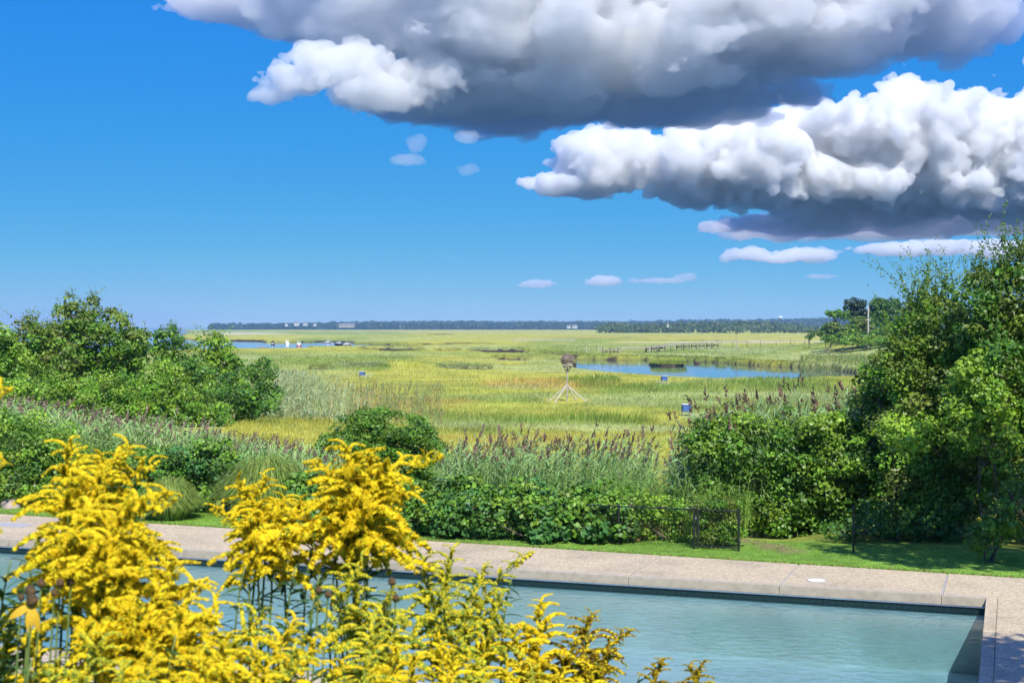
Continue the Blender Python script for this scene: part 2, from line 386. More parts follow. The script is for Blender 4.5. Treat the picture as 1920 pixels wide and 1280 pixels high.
link('tidal_water', mesh('tidal_water', np.stack([X.ravel(), Y.ravel(), np.full(X.size, WZ)], 1),
     np.stack([i[:-1, :-1], i[:-1, 1:], i[1:, 1:], i[1:, :-1]], -1).reshape(-1, 4), M['sea']), kind='structure')
# ------------------------------------------------------------------ pool and deck
def aggregate(name, c1, c2, scale=26, bump=.5):
    m, nt, out = newmat(name)
    tc = nt.nodes.new('ShaderNodeTexCoord')
    vo = nd(nt, 'ShaderNodeTexVoronoi', ins={'Scale': scale}); nt.links.new(tc.outputs['Object'], vo.inputs['Vector'])
    n = noise(nt, 9, 5, .7); n2 = noise(nt, .45, 5, .65)
    c = ramp(nt, vo.outputs['Color'], [(.1, c1), (.5, tuple((a + b) / 2 for a, b in zip(c1, c2))), (.9, c2)])
    c = mul(nt, c, ramp(nt, n.outputs[0], [(.3, (.72, .7, .68)), (.7, (1.12, 1.1, 1.08))]))
    c = mul(nt, c, ramp(nt, n2.outputs[0], [(.32, (.78, .79, .8)), (.5, (1, 1, 1)), (.7, (1.07, 1.05, 1.02))]))
    b = nd(nt, 'ShaderNodeBump', ins={'Strength': bump, 'Distance': .012, 'Height': vo.outputs['Distance']})
    pb = nd(nt, 'ShaderNodeBsdfPrincipled', ins={'Base Color': c, 'Roughness': .85, 'Specular IOR Level': .25, 'Normal': b.outputs[0]})
    nt.links.new(pb.outputs[0], out.inputs[0]); return m
M['deck'] = aggregate('exposed_aggregate', (.42, .345, .225), (.63, .54, .37))
M['coping'] = plain('coping_stone', (.42, .36, .265), .8, .14, 5, bump=.3, bscale=60)
M['joint'] = plain('grey_joint_sealant', (.36, .36, .37), .8, .1, 5)
M['tile'] = plain('dark_green_glazed_tile', (.012, .028, .026), .15, .4, 2.5, spec=.6)
M['plaster'] = plain('pool_plaster', (.58, .63, .62), .8, .12, .8)
def slab(poly, z0, z1, mat, name, parent, bev=.012):
    """a bevelled slab over a convex quad"""
    P = [np.array(p[:2]) for p in poly]; c = sum(P) / len(P)
    if sum(P[i - 1][0] * P[i][1] - P[i][0] * P[i - 1][1] for i in range(len(P))) < 0: P = P[::-1]
    top = [p + (c - p) / np.linalg.norm(c - p) * bev * 1.4 for p in P]
    V = [(*p, z0) for p in P] + [(*p, z1 - bev) for p in P] + [(*p, z1) for p in top]; n = len(P)
    Fl = [tuple(range(n - 1, -1, -1)), tuple(2 * n + k for k in range(n))]
    for r in range(2): Fl += [(r * n + k, r * n + (k + 1) % n, (r + 1) * n + (k + 1) % n, (r + 1) * n + k) for k in range(n)]
    b = MB(); b.add(V, Fl); return b.build(name, mat, parent)
DZ = .02; CW = .22            # deck top, coping width
deck = link('pool_deck', None, kind='structure'); deck.empty_display_size = .3
slab_s = [6.4, 1.55]; js = st(*G(1770, 1100)[:2])[0]
ss = [js]; k = js
while k > -43: k -= 3.72; ss.append(k)
edges = [6.4] + ss
g = .022
for a, b in zip(edges[:-1], edges[1:]):          # far side, between coping and lawn
    q = [W(b + g, -CW), W(a - g, -CW), W(a - g, deck_edge(a)), W(b + g, deck_edge(b))]
    slab(q, -.14, DZ, M['deck'], 'deck_slab', deck)
    x0 = max(b, -POOL_L - 3); x1 = min(a, 0)
for k in range(5):                                # right-hand side
    t0, t1 = -CW + g * 2 + k * 3.2, -CW + (k + 1) * 3.2
    slab([W(CW + g, t1), W(6.4, t1), W(6.4, t0), W(CW + g, t0)][::-1] if False else [W(CW + .006, t0), W(CW + .006, t1), W(6.4, t1), W(6.4, t0)], -.14, DZ, M['deck'], 'deck_slab', deck)
for k in range(9):                                # near side
    s0 = CW - .05 - k * 4.0
    slab([W(s0 - 4 + g, POOL_W + CW), W(s0 - 4 + g, POOL_W + 1.6), W(s0 - g, POOL_W + 1.6), W(s0 - g, POOL_W + CW)], -.14, DZ, M['deck'], 'deck_slab', deck)
j = MB(); q = [W(-43, -CW - .02), W(6.38, -CW - .02), W(6.38, deck_edge(6.38) + .06), W(-43, deck_edge(-43) + .06)]; j.add([(*a[:2], z) for z in (-.12, -.006) for a in q], [(0, 1, 2, 3), (7, 6, 5, 4), (0, 4, 5, 1), (1, 5, 6, 2), (2, 6, 7, 3), (3, 7, 4, 0)]); j.box(W(3.4, 7.2, -.058), (5.9, 14.0, .1), RZ); j.box(W(-17, POOL_W + .9, -.056), (34, 1.3, .1), RZ)
j.build('joint_bed', M['joint'], deck)

pool = empty('swimming_pool', W(0, 0, 0), 'long rectangular pool with pale coping and dark green tile band', 'swimming pool')
pool.rotation_euler.z = 0
def L(s, t, z): return W(s, t, z) - W(0, 0, 0)
CT = .20                      # coping thickness
def coping(s0, s1, t0, t1, mat='coping'):
    q = [L(s0, t0, 0), L(s1, t0, 0), L(s1, t1, 0), L(s0, t1, 0)]
    # counter clockwise seen from above
    a = sum((q[i][0] * q[(i + 1) % 4][1] - q[(i + 1) % 4][0] * q[i][1]) for i in range(4))
    slab(q if a > 0 else q[::-1], DZ - CT, DZ + .004, M[mat], 'coping_stone', pool, .02)
bounds = [0] + [x for x in ss if x < -.2 and x > -POOL_L] + [-POOL_L]
for a, b in zip(bounds[:-1], bounds[1:]): coping(b + .006, a - .006, -CW, .02)
for a, b in zip(bounds[:-1], bounds[1:]): coping(b + .006, a - .006, POOL_W - .02, POOL_W + CW)
for k in range(3):
    w0 = (POOL_W + 2 * CW) / 3; coping(-.02, CW, -CW + k * w0 + .006, -CW + (k + 1) * w0 - .006, 'deck'); coping(-POOL_L - CW, -POOL_L + .02, -CW + k * w0 + .006, -CW + (k + 1) * w0 - .006)
mt = MB(); mt.box(L(-POOL_L / 2, .035, DZ - CT - .018), (POOL_L - .1, .03, .034), RZ); mt.build('cover_track', M['steel'], pool)
PWZ = -.34
shell = MB()
zb = -1.75
for c, d in ((L(-POOL_L / 2, -.2, (zb - .2) / 2 - .09), (POOL_L + .8, .4, -zb + .02)), (L(-POOL_L / 2, POOL_W + .2, (zb - .2) / 2 - .09), (POOL_L + .8, .4, -zb + .02))): shell.box(c, d, RZ)
for c, d in ((L(.2, POOL_W / 2, (zb - .2) / 2 - .09), (.4, POOL_W, -zb + .02)), (L(-POOL_L - .2, POOL_W / 2, (zb - .2) / 2 - .09), (.4, POOL_W, -zb + .02))): shell.box(c, d, RZ)
shell.box(L(-POOL_L / 2, POOL_W / 2, zb - .15), (POOL_L + .2, POOL_W + .2, .3), RZ)
shell.build('basin', M['plaster'], pool)
tb = MB(); tb.box((0, 0, 0), (.150, .016, .19)); tm = tb.me('tile', M['tile'])
rgl = random.Random(4)
for i in range(226):
    o = link('tile', tm, pool, L(-.08 - i * .154, .009 + rgl.uniform(0, .002), -.29)); o.rotation_euler.z = RZ
tm2 = bpy.data.meshes.new_from_object(bpy.data.objects.new('t', tm)) if False else tm
for i in range(73):
    o = link('tile', tm, pool, L(-.009, .08 + i * .154, -.29)); o.rotation_euler.z = RZ + math.pi / 2
M['water_tint'], nt, out = newmat('pool_water')
tc = nt.nodes.new('ShaderNodeTexCoord'); mp = nd(nt, 'ShaderNodeMapping', ins={'Scale': (.9, 1.15, 1), 'Rotation': (0, 0, .1)}); nt.links.new(tc.outputs['Object'], mp.inputs[0])
n1 = noise(nt, 3.2, 3, .5, mp.outputs[0]); n2 = noise(nt, 11, 3, .6, mp.outputs[0])
ad = nd(nt, 'ShaderNodeMath', operation='MULTIPLY_ADD', ins={0: n2.outputs[0], 1: .22, 2: n1.outputs[0]})
bp = nd(nt, 'ShaderNodeBump', ins={'Strength': .5, 'Distance': .04, 'Height': ad.outputs[0]})
fr = nd(nt, 'ShaderNodeFresnel', ins={'IOR': 1.38, 'Normal': bp.outputs[0]})
gl = nd(nt, 'ShaderNodeBsdfGlossy', ins={'Color': (1, 1, 1, 1), 'Roughness': .02, 'Normal': bp.outputs[0]})
tp = nd(nt, 'ShaderNodeBsdfTransparent', ins={'Color': (.52, .72, .77, 1)})
mx = nd(nt, 'ShaderNodeMixShader', ins={0: fr.outputs[0], 1: tp.outputs[0], 2: gl.outputs[0]}); nt.links.new(mx.outputs[0], out.inputs[0])
wv = MB(); wv.add([W(-POOL_L, 0, PWZ), W(0, 0, PWZ), W(0, POOL_W, PWZ), W(-POOL_L, POOL_W, PWZ)], [(3, 2, 1, 0)])
wv.build('pool_water', M['water_tint'], kind='structure')
# skimmer lid let into the deck
p = G(1531, 1088, DZ); lid = empty('skimmer_lid', (p[0], p[1], DZ), 'round white lid lying on the deck beside the pool coping', 'lid')
MB().lathe([(.21, .001), (.215, .012), (.19, .02), (.02, .021)], n=28).build('cover', M['white'], lid, smooth=False)
MB().lathe([(.235, -.004), (.24, .004), (.222, .009), (.221, 0)], n=28).build('ring', M['joint'], lid)
p = G(20, 984, DZ); pl = empty('stone_inset', (p[0], p[1], DZ), 'pale grey rectangular paving inset in the deck near the boulder', 'paving')
MB().box((0, 0, .006), (1.3, .7, .012), RZ).build('panel', M['joint'], pl)
MB().box((0, 0, .004), (1.36, .76, .006), RZ).build('border', M['coping'], pl)

# ------------------------------------------------------------------ grasses as blades
def blades(P, hgt, wid, col, rng, lean=.35, name='g', tipcol=1.25, wind=(.25, .1)):
    """one bent triangular blade (3 tris) per point"""
    n = len(P); a = rng.uniform(0, 2 * np.pi, n); side = np.stack([np.cos(a), np.sin(a), np.zeros(n)], 1)
    dr = rng.uniform(0, 2 * np.pi, n); ln = rng.uniform(0, lean, n)
    out = np.stack([np.cos(dr) * ln + wind[0] * lean, np.sin(dr) * ln + wind[1] * lean, np.zeros(n)], 1)
    h = np.asarray(hgt)[:, None] * rng.uniform(.6, 1.15, n)[:, None]; wd = np.asarray(wid).reshape(-1, 1) if np.ndim(wid) else np.full((n, 1), wid)
    up = np.array([0, 0, 1.0])
    m1 = P + h * (up * .55 + out * .3); t1 = P + h * (up * (1 - ln[:, None] * .35) + out)
    V = np.stack([P - side * wd / 2, P + side * wd / 2, m1 - side * wd * .42, m1 + side * wd * .42, t1], 1).reshape(-1, 3)
    b = np.arange(n)[:, None] * 5
    T = np.concatenate([b + [0, 1, 3], b + [0, 3, 2], b + [2, 3, 4]], 1).reshape(-1, 3)
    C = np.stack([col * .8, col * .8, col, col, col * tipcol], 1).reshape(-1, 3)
    return V, T, C
rng = np.random.default_rng(5)
# lawn strip
n = 70000
s = rng.uniform(-40, 8, n); t = rng.uniform(-8.2, -2.0, n)
k = (t < deck_edge(s) + .02) & (t > deck_edge(s) - 4.2); s, t = s[k], t[k]
P = np.stack([P1[0] + E[0] * s + NV[0] * t, P1[1] + E[1] * s + NV[1] * t], 1)
k = (np.abs(P[:, 0]) < P[:, 1] * .43); P = P[k]; t = t[k]
P = np.column_stack([P, height(P[:, 0], P[:, 1])])
edge = t > deck_edge(s[k]) - .12
lc = np.where(rng.random(len(P))[:, None] < .5, LAWN * 1.2, LAWN * np.array((1.5, 1.3, 1.0))) * rng.uniform(.7, 1.3, (len(P), 1))
lc = np.where(edge[:, None] & (rng.random(len(P)) < .3)[:, None], np.array((.26, .19, .07)), lc)
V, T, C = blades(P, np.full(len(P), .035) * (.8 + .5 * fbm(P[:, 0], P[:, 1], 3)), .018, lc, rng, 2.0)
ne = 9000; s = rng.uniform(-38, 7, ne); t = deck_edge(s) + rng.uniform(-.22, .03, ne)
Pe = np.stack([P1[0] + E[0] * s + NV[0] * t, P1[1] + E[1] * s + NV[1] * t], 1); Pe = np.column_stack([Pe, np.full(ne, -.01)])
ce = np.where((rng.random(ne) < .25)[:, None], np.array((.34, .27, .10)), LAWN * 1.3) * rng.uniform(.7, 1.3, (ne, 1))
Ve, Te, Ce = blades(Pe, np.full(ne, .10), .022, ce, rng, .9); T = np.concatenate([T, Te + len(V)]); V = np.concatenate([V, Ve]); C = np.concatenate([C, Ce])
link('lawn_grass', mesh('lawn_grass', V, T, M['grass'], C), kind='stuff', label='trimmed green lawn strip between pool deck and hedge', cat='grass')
# marsh grass: density keeps pace with the distance
n = 190000
v = rng.uniform(28, 315, n) ** 1.0
d = F * (CZ - MZ) / v; u = rng.uniform(-120, 2040, n)
x = (u - 960) / F * d
# fewer where bushes and reeds hide the ground
k = ~((u < 330) & (v > 60)) & ~((u > 1680) & (v > 70)) & ~((u < 420) & (v > 215)) & (d > 66)
x, d, v = x[k], d[k], v[k]
z = height(x, d); k = (z > -2.15) & (z < 1.0); x, d, z, v = x[k], d[k], z[k], v[k]
c, h = marsh_col(x, d); c = c * rng.uniform(.78, 1.3, (len(x), 1))
front = (d > 230) & (water_sd(x, np.maximum(d + 9 * d / 400, 121)) > 0); h = np.where(front, .08, h)
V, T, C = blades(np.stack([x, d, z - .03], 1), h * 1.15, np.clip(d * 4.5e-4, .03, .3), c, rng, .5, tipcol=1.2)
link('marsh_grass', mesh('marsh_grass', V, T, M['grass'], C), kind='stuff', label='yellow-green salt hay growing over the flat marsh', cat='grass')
# grass overhanging the creek banks and on the islet
n = 30000
uu = rng.uniform(560, 1680, 400000); vv = rng.uniform(30, 92, 400000); dd = F * (CZ - MZ) / vv; xx = (uu - 960) / F * dd
sd = water_sd(xx, dd); k = (sd < -.4) & (sd > -3.6); xx, dd = xx[k], dd[k]; k = water_sd(xx, dd - 7) > 0; xx, dd = xx[k][:n], dd[k][:n]
zz = height(xx, dd); c, h = marsh_col(xx, dd); c = c * .75 + GRN * .25
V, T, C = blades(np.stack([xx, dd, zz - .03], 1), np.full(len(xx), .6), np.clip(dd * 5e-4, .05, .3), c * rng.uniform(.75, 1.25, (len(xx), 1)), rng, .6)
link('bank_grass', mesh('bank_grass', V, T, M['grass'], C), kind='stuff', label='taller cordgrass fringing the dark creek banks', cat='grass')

# grassy islet standing in the pond
isl = empty('grass_islet', (IS_C[0], IS_C[1], WZ), 'small peat islet capped with grass standing alone in the pond', 'islet')
def lump(rx, ry, h, seed, n=40, m=9, und=.12):
    V = []; Fl = []
    for i in range(m):
        f = i / (m - 1); r = 1 - und * math.sin(f * 3.1) if f < .8 else 1 - und * .6 - (f - .8) / .2 * .55
        for kk in range(n):
            a = 2 * math.pi * kk / n; q = 1 + .18 * (float(fbm(np.array(math.cos(a) * 2 + seed), np.array(math.sin(a) * 2 + f * 2), 2)) - .5) * 2
            V.append((rx * r * q * math.cos(a), ry * r * q * math.sin(a), -.3 + (h + .3) * f * (.9 + .2 * q)))
    Fl = [(i * n + kk, i * n + (kk + 1) % n, (i + 1) * n + (kk + 1) % n, (i + 1) * n + kk) for i in range(m - 1) for kk in range(n)] + [tuple((m - 1) * n + kk for kk in range(n))]
    b = MB(); b.add(V, Fl); return b
M['peat'] = plain('peat_mud', (.085, .055, .036), .95, .6, 1.2, bump=1, bscale=3)
IY = IS_R[1]
o = lump(4.2, 4.6, 1.0, 3).build('peat_bank', M['peat'], isl, smooth=True); o.location = (0, 4.6, 0)
n = 6500; a = rng.uniform(0, 2 * np.pi, n); r = np.sqrt(rng.random(n)) * 1.02
PP = np.stack([4.15 * r * np.cos(a), 4.6 + 4.5 * r * np.sin(a), np.full(n, .72) - .35 * np.clip((r - .85) / .15, 0, 1)], 1)
cc = np.where((PP[:, 1] > 5)[:, None], GLD * .9, GRN * 1.25) * rng.uniform(.7, 1.3, (n, 1))
V, T, C = blades(PP, np.full(n, 1.15), .14, cc, rng, .7)
link('grass', mesh('islet_grass', V, T, M['grass'], C), isl, kind='stuff')
q = G(1307, 682, WZ); rk = lump(.9, .8, .42, 9, 16, 6).build('mud_lump', M['peat'], None, loc=(q[0], q[1], WZ), label='little dark lump of mud in the pond beside the grassy islet', cat='mud')
# ------------------------------------------------------------------ shrubs and trees
def leafquads(P, N, size, col, rng, wid=.42, droop=.35):
    n = len(P); a = nrm(np.cross(N, rng.normal(size=(n, 3)))); a[:, 2] -= droop; a = nrm(a)
    b = nrm(np.cross(N, a)); Nn = np.cross(a, b); s = np.asarray(size)[:, None]
    V = np.stack([P - a * s * .5, P + b * s * wid + Nn * s * .08 - a * s * .05, P + a * s * .5 - Nn * s * .06, P - b * s * wid + Nn * s * .08 - a * s * .05], 1).reshape(-1, 3)
    Q = np.arange(n * 4).reshape(n, 4)
    return V, Q, np.repeat(col, 4, 0)
def pal(cols, n, rng):
    c = np.array(cols); i = rng.integers(0, len(c), n); return c[i] * rng.uniform(.75, 1.3, (n, 1))
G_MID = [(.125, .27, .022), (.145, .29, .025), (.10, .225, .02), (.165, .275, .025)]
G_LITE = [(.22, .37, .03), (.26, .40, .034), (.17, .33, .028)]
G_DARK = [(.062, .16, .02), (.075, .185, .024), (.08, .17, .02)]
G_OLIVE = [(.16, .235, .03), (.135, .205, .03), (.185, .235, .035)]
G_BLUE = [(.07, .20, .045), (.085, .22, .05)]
def shrub(name, label, cat, ell, d0, base=None, leaf=.12, cov=1.0, palette=G_MID, clump=None, shoots=0, shoot_len=(.5, 1.4), seed=1, group=None, mat='leaf', trunk_r=.09, limbs=5,
          inner=.25, top_pal=None, back=.45, wid=.42, hollow=.3, shell=(.72, 1.12)):
    """ell: (px,py,rx,ry[,ddepth]) ellipsoids in photo pixels at depth d0"""
    rng = np.random.default_rng(seed); PP = []; NN = []; CC = []; SS = []
    els = []
    for e in ell:
        d = d0 + (e[4] if len(e) > 4 else 0); k = d / F
        els.append((D(e[0], e[1], d), np.array([e[2] * k, (e[2] + e[3]) * .42 * k, e[3] * k])))
    if base is None:
        c = els[np.argmin([q[0][2] - q[1][2] for q in els])][0]; base = (c[0], c[1])
    bz = H(base[0], base[1]); base = np.array([base[0], base[1], bz])
    tops = []
    for c, r in els:
        area = 4 * np.pi * ((r[0] * r[1]) ** 1.6 + (r[0] * r[2]) ** 1.6 + (r[1] * r[2]) ** 1.6) ** (1 / 1.6) / 3 ** (1 / 1.6)
        rc = clump or max(.28, min(.16 * r.min() + .2, .9))
        nc = int(max(6, area / (rc * rc * 1.75)))
        dirs = nrm(rng.normal(size=(nc, 3))); dirs = dirs[(dirs[:, 1] < .25) | (rng.random(nc) < back)]; dirs = dirs[(dirs[:, 2] > -.75) | (rng.random(len(dirs)) < .3)]
        rad = rng.uniform(*shell, len(dirs)); rad[rng.random(len(dirs)) < inner] *= .7
        cc = c + dirs * rad[:, None] * r
        cc = cc[cc[:, 2] > bz + .1]
        hol = vn(cc[:, 0] / (rc * 3.2) + seed, cc[:, 2] / (rc * 3.2) + cc[:, 1] / (rc * 6), seed); cc = np.where((hol < hollow)[:, None], c + (cc - c) * .74, cc)
        crc = rc * rng.uniform(.5, 1.6, len(cc)); nl = np.maximum(5, (cov * 9.5 * (crc / leaf) ** 2 * .55)).astype(int)
        cpal = pal(palette, len(cc), rng)
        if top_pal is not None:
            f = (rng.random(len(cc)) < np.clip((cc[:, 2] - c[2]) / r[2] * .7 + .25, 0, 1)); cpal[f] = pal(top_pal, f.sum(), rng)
        idx = np.repeat(np.arange(len(cc)), nl); m = len(idx)
        dd = nrm(rng.normal(size=(m, 3)) + nrm(cc - c)[idx] * .55 + np.array([0, -.15, .25]))
        p = cc[idx] + dd * (crc[idx] * rng.uniform(.55, 1.05, m))[:, None] * np.array([1.1, 1.1, .75])
        PP.append(p); NN.append(nrm(dd * .55 + np.array([0, -.12, .5]) + rng.normal(size=(m, 3)) * .42)); CC.append(cpal[idx] * rng.uniform(.7, 1.35, (m, 1)))
        SS.append(leaf * (rng.uniform(.75, 1.3, len(cc))[idx]) * rng.uniform(.55, 1.4, m)); tops.append(cc[cc[:, 2] > c[2] + .35 * r[2]])
    tw = MB()
    tops = np.concatenate(tops) if tops else np.zeros((0, 3))
    if shoots and len(tops):
        wgt = np.clip(tops[:, 2] - np.percentile(tops[:, 2], 35), .05, None) ** .7; wgt /= wgt.sum()
        for q in tops[rng.choice(len(tops), shoots, p=wgt)]:
            ln = rng.uniform(*shoot_len); dv = nrm(np.array([rng.normal() * .35, rng.normal() * .35, 1.0])); b2 = np.array([rng.normal() * .25, rng.normal() * .2, 0]) * ln
            f = np.linspace(0, 1, 6)[:, None]; pts = q + dv * ln * f + b2 * f * f
            tw.tube(pts, np.linspace(.011, .004, 6) * max(1, leaf / .1), 3, cap=False)
            m = int(ln / (leaf * .28)); f = rng.uniform(.1, 1, m)[:, None]; p = q + dv * ln * f + b2 * f * f
            o = nrm(rng.normal(size=(m, 3)) + np.array([0, 0, .3])); PP.append(p + o * leaf * .5); NN.append(nrm(o * .5 + rng.normal(size=(m, 3)) * .6 + np.array([0, -.2, .4])))
            CC.append(pal(palette if top_pal is None else top_pal, m, rng)); SS.append(leaf * rng.uniform(.5, 1.0, m) * (1.1 - .5 * f[:, 0]))
    P = np.concatenate(PP); k = P[:, 2] > bz + .03; P = P[k]
    V, Q, C = leafquads(P, np.concatenate(NN)[k], np.concatenate(SS)[k], np.concatenate(CC)[k], rng, wid)
    root = empty(name, base, label, cat, group)
    # leaves of a crown nobody could count
    o = link('crown', mesh('crown', V - base, Q, M[mat], C), root); o['kind'] = 'stuff'
    tb = MB(); cs = sorted(els, key=lambda q: -q[1].prod())[:limbs]
    for j, (c, r) in enumerate(cs):
        st_ = base + np.array([rng.normal() * .15, rng.normal() * .15, -.15]); en = c + r * np.array([rng.normal() * .2, rng.normal() * .2, .35]); f = np.linspace(0, 1, 7)[:, None]
        bend = np.array([rng.normal(), rng.normal(), 0]) * .12 * np.linalg.norm(en - st_)
        pts = st_ + (en - st_) * f + bend * np.sin(f * np.pi) - base
        tb.tube(pts, np.linspace(trunk_r * (1 if j == 0 else .7), trunk_r * .25, 7), 6)
        for _ in range(5):
            i = rng.integers(2, 6); e2 = (c - base) + r * nrm(rng.normal(size=3)) * .85; g = np.linspace(0, 1, 4)[:, None]
            tb.tube(pts[i] + (e2 - pts[i]) * g + np.array([0, 0, .1]) * np.sin(g * np.pi), np.linspace(trunk_r * .35, .008, 4), 4)
    tb.build('trunk', M['bark'], root)
    if tw.n: tw.build('twigs', M['bark'], root)['kind'] = 'stuff'
    return root, len(V)
LEAFV = 0
def S(*a, **k):
    global LEAFV
    LEAFV += shrub(*a, **k)[1]
# thicket on the left, beyond the reeds
gl = 'shrubs of the thicket between pool and bay'
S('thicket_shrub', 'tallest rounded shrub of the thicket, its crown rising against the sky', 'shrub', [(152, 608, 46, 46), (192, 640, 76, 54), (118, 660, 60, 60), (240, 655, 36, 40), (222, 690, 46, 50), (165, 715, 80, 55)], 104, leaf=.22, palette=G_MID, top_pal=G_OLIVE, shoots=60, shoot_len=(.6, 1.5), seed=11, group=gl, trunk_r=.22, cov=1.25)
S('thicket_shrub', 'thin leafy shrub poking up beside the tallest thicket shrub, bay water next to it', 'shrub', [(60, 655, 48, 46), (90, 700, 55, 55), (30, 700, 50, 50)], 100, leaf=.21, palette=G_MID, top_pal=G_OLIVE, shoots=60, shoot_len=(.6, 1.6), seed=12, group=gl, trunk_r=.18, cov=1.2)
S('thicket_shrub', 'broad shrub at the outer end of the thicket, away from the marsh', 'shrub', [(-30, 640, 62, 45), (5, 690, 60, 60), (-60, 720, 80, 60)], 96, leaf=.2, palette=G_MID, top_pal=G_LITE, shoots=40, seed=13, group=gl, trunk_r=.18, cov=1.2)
S('thicket_shrub', 'pointed dark shrub standing against the bay water', 'shrub', [(316, 645, 26, 32), (322, 690, 48, 46), (350, 730, 60, 50)], 98, leaf=.2, palette=G_DARK + G_MID, shoots=50, shoot_len=(.4, 1.1), seed=14, group=gl, trunk_r=.16)
S('thicket_shrub', 'bright shrub with loose sprays just behind the grey-green reeds', 'shrub', [(388, 660, 34, 32), (420, 678, 32, 34), (400, 715, 55, 46), (440, 700, 22, 26)], 106, leaf=.2, palette=G_MID + G_LITE, shoots=45, shoot_len=(.5, 1.3), seed=15, group=gl, trunk_r=.16)
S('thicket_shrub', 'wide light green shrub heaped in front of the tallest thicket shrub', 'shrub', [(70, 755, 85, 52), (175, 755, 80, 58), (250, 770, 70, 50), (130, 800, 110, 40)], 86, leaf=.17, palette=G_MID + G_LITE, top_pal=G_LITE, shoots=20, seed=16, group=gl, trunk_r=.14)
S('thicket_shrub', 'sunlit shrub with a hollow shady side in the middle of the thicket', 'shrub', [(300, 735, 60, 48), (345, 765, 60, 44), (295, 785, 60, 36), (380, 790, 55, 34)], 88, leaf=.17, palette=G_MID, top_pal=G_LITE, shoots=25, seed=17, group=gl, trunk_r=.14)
S('thicket_shrub', 'low dark rounded shrub at the foot of the grey-green reeds', 'shrub', [(455, 735, 42, 42), (440, 765, 46, 30), (480, 760, 36, 30)], 92, leaf=.17, palette=G_DARK, top_pal=G_MID, seed=18, group=gl, trunk_r=.12)
S('thicket_shrub', 'narrow shrub at the marsh end of the thicket among reeds', 'shrub', [(498, 715, 24, 38), (508, 750, 20, 30), (478, 700, 18, 22)], 104, leaf=.19, palette=G_DARK + G_MID, seed=19, group=gl, trunk_r=.12)
S('thicket_shrub', 'olive green shrub skirting the thicket above the plumed reeds', 'shrub', [(-10, 790, 70, 50), (-60, 760, 60, 60), (60, 800, 60, 30)], 80, leaf=.16, palette=G_MID + G_OLIVE, seed=20, group=gl)
# round bush by the marsh edge
S('round_bush', 'single round dense green bush standing at the marsh edge', 'bush', [(714, 842, 104, 70), (690, 862, 96, 60), (742, 862, 92, 58)], 62, leaf=.1, cov=1.35, hollow=.1, shell=(.9, 1.03), palette=G_DARK + G_MID, top_pal=G_MID, clump=.26, seed=21, shoots=90, shoot_len=(.15, .35), trunk_r=.08)
# near left bushes
S('vine_bush', 'lime-topped bush heaped with vines next to the boulder', 'bush', [(45, 850, 90, 66), (-30, 830, 70, 80), (140, 880, 70, 48), (70, 910, 120, 50)], 50, leaf=.1, palette=G_MID + G_DARK, top_pal=G_LITE, seed=22, clump=.3, mat='leaf')
S('vine_bush', 'dark glossy vine bush between the two ornamental grass mounds', 'bush', [(270, 880, 90, 42), (360, 875, 70, 46), (420, 880, 50, 44), (330, 925, 110, 40), (210, 920, 70, 40)], 48.5, leaf=.115, palette=G_DARK + G_BLUE, top_pal=G_MID, seed=23, clump=.32, mat='glossy_leaf', wid=.5)
# vine covered hedge along the fence
for k, (a, b, lab) in enumerate(((560, 700, 'vine hedge length behind the goldenrod, beside the tall grass mound'), (690, 860, 'vine hedge length below the single round bush'),
                                 (850, 1010, 'vine hedge length in front of the middle reed bed, darkest and most even'), (1000, 1150, 'vine hedge length ending at the black fence rail'))):
    ell = []
    for px in np.linspace(a, b, 5):
        g0 = 985 + (px - 560) * .052; ell += [(px, g0 - 30, 34, 44), (px + 12, g0 - 66 + 10 * math.sin(px * .05), 34, 30, 1.0)]
    S('vine_hedge', lab, 'hedge', ell, 43.0 - (a - 560) / 590 * 2.6, leaf=.125, palette=G_DARK + G_BLUE, top_pal=G_MID, clump=.26, seed=30 + k, group='vine hedge along the fence', mat='glossy_leaf', wid=.52, trunk_r=.04, limbs=3, cov=1.05)
S('climbing_vine', 'bright leafy vine growing through the mesh between gate and hedge', 'vine', [(1190, 985, 30, 30), (1240, 985, 34, 36), (1280, 990, 26, 32), (1250, 950, 50, 20), (1180, 940, 40, 22)], 41.3, leaf=.085, palette=G_MID + G_LITE, seed=35, clump=.2, trunk_r=.03, cov=.8)
S('climbing_vine', 'vine with small leaves covering the gate panel', 'vine', [(1345, 985, 36, 42), (1330, 1005, 26, 26), (1366, 1000, 24, 30), (1340, 945, 46, 16)], 40.15, leaf=.065, palette=G_MID + G_OLIVE, seed=36, clump=.16, trunk_r=.03, cov=1.2)
# right-hand thicket
gr = 'shrubs of the tall thicket beside the path'
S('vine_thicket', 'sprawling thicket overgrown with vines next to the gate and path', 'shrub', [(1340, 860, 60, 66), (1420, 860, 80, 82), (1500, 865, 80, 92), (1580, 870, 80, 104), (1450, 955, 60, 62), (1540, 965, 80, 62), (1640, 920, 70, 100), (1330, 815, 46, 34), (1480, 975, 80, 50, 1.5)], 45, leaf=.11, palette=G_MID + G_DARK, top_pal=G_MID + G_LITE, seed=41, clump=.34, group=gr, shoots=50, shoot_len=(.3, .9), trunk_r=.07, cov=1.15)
S('thicket_tree', 'tall airy shrub with spiky sprays thinning against the clouds', 'tree', [(1692, 680, 48, 70), (1760, 625, 62, 80), (1720, 770, 80, 90), (1790, 740, 70, 100), (1740, 880, 90, 90), (1700, 980, 60, 60), (1800, 900, 60, 90)], 43, leaf=.105, palette=G_MID + G_OLIVE, top_pal=G_OLIVE + G_MID, seed=42, clump=.36, group=gr, shoots=230, shoot_len=(.6, 2.0), trunk_r=.14, cov=1.15, inner=.45)
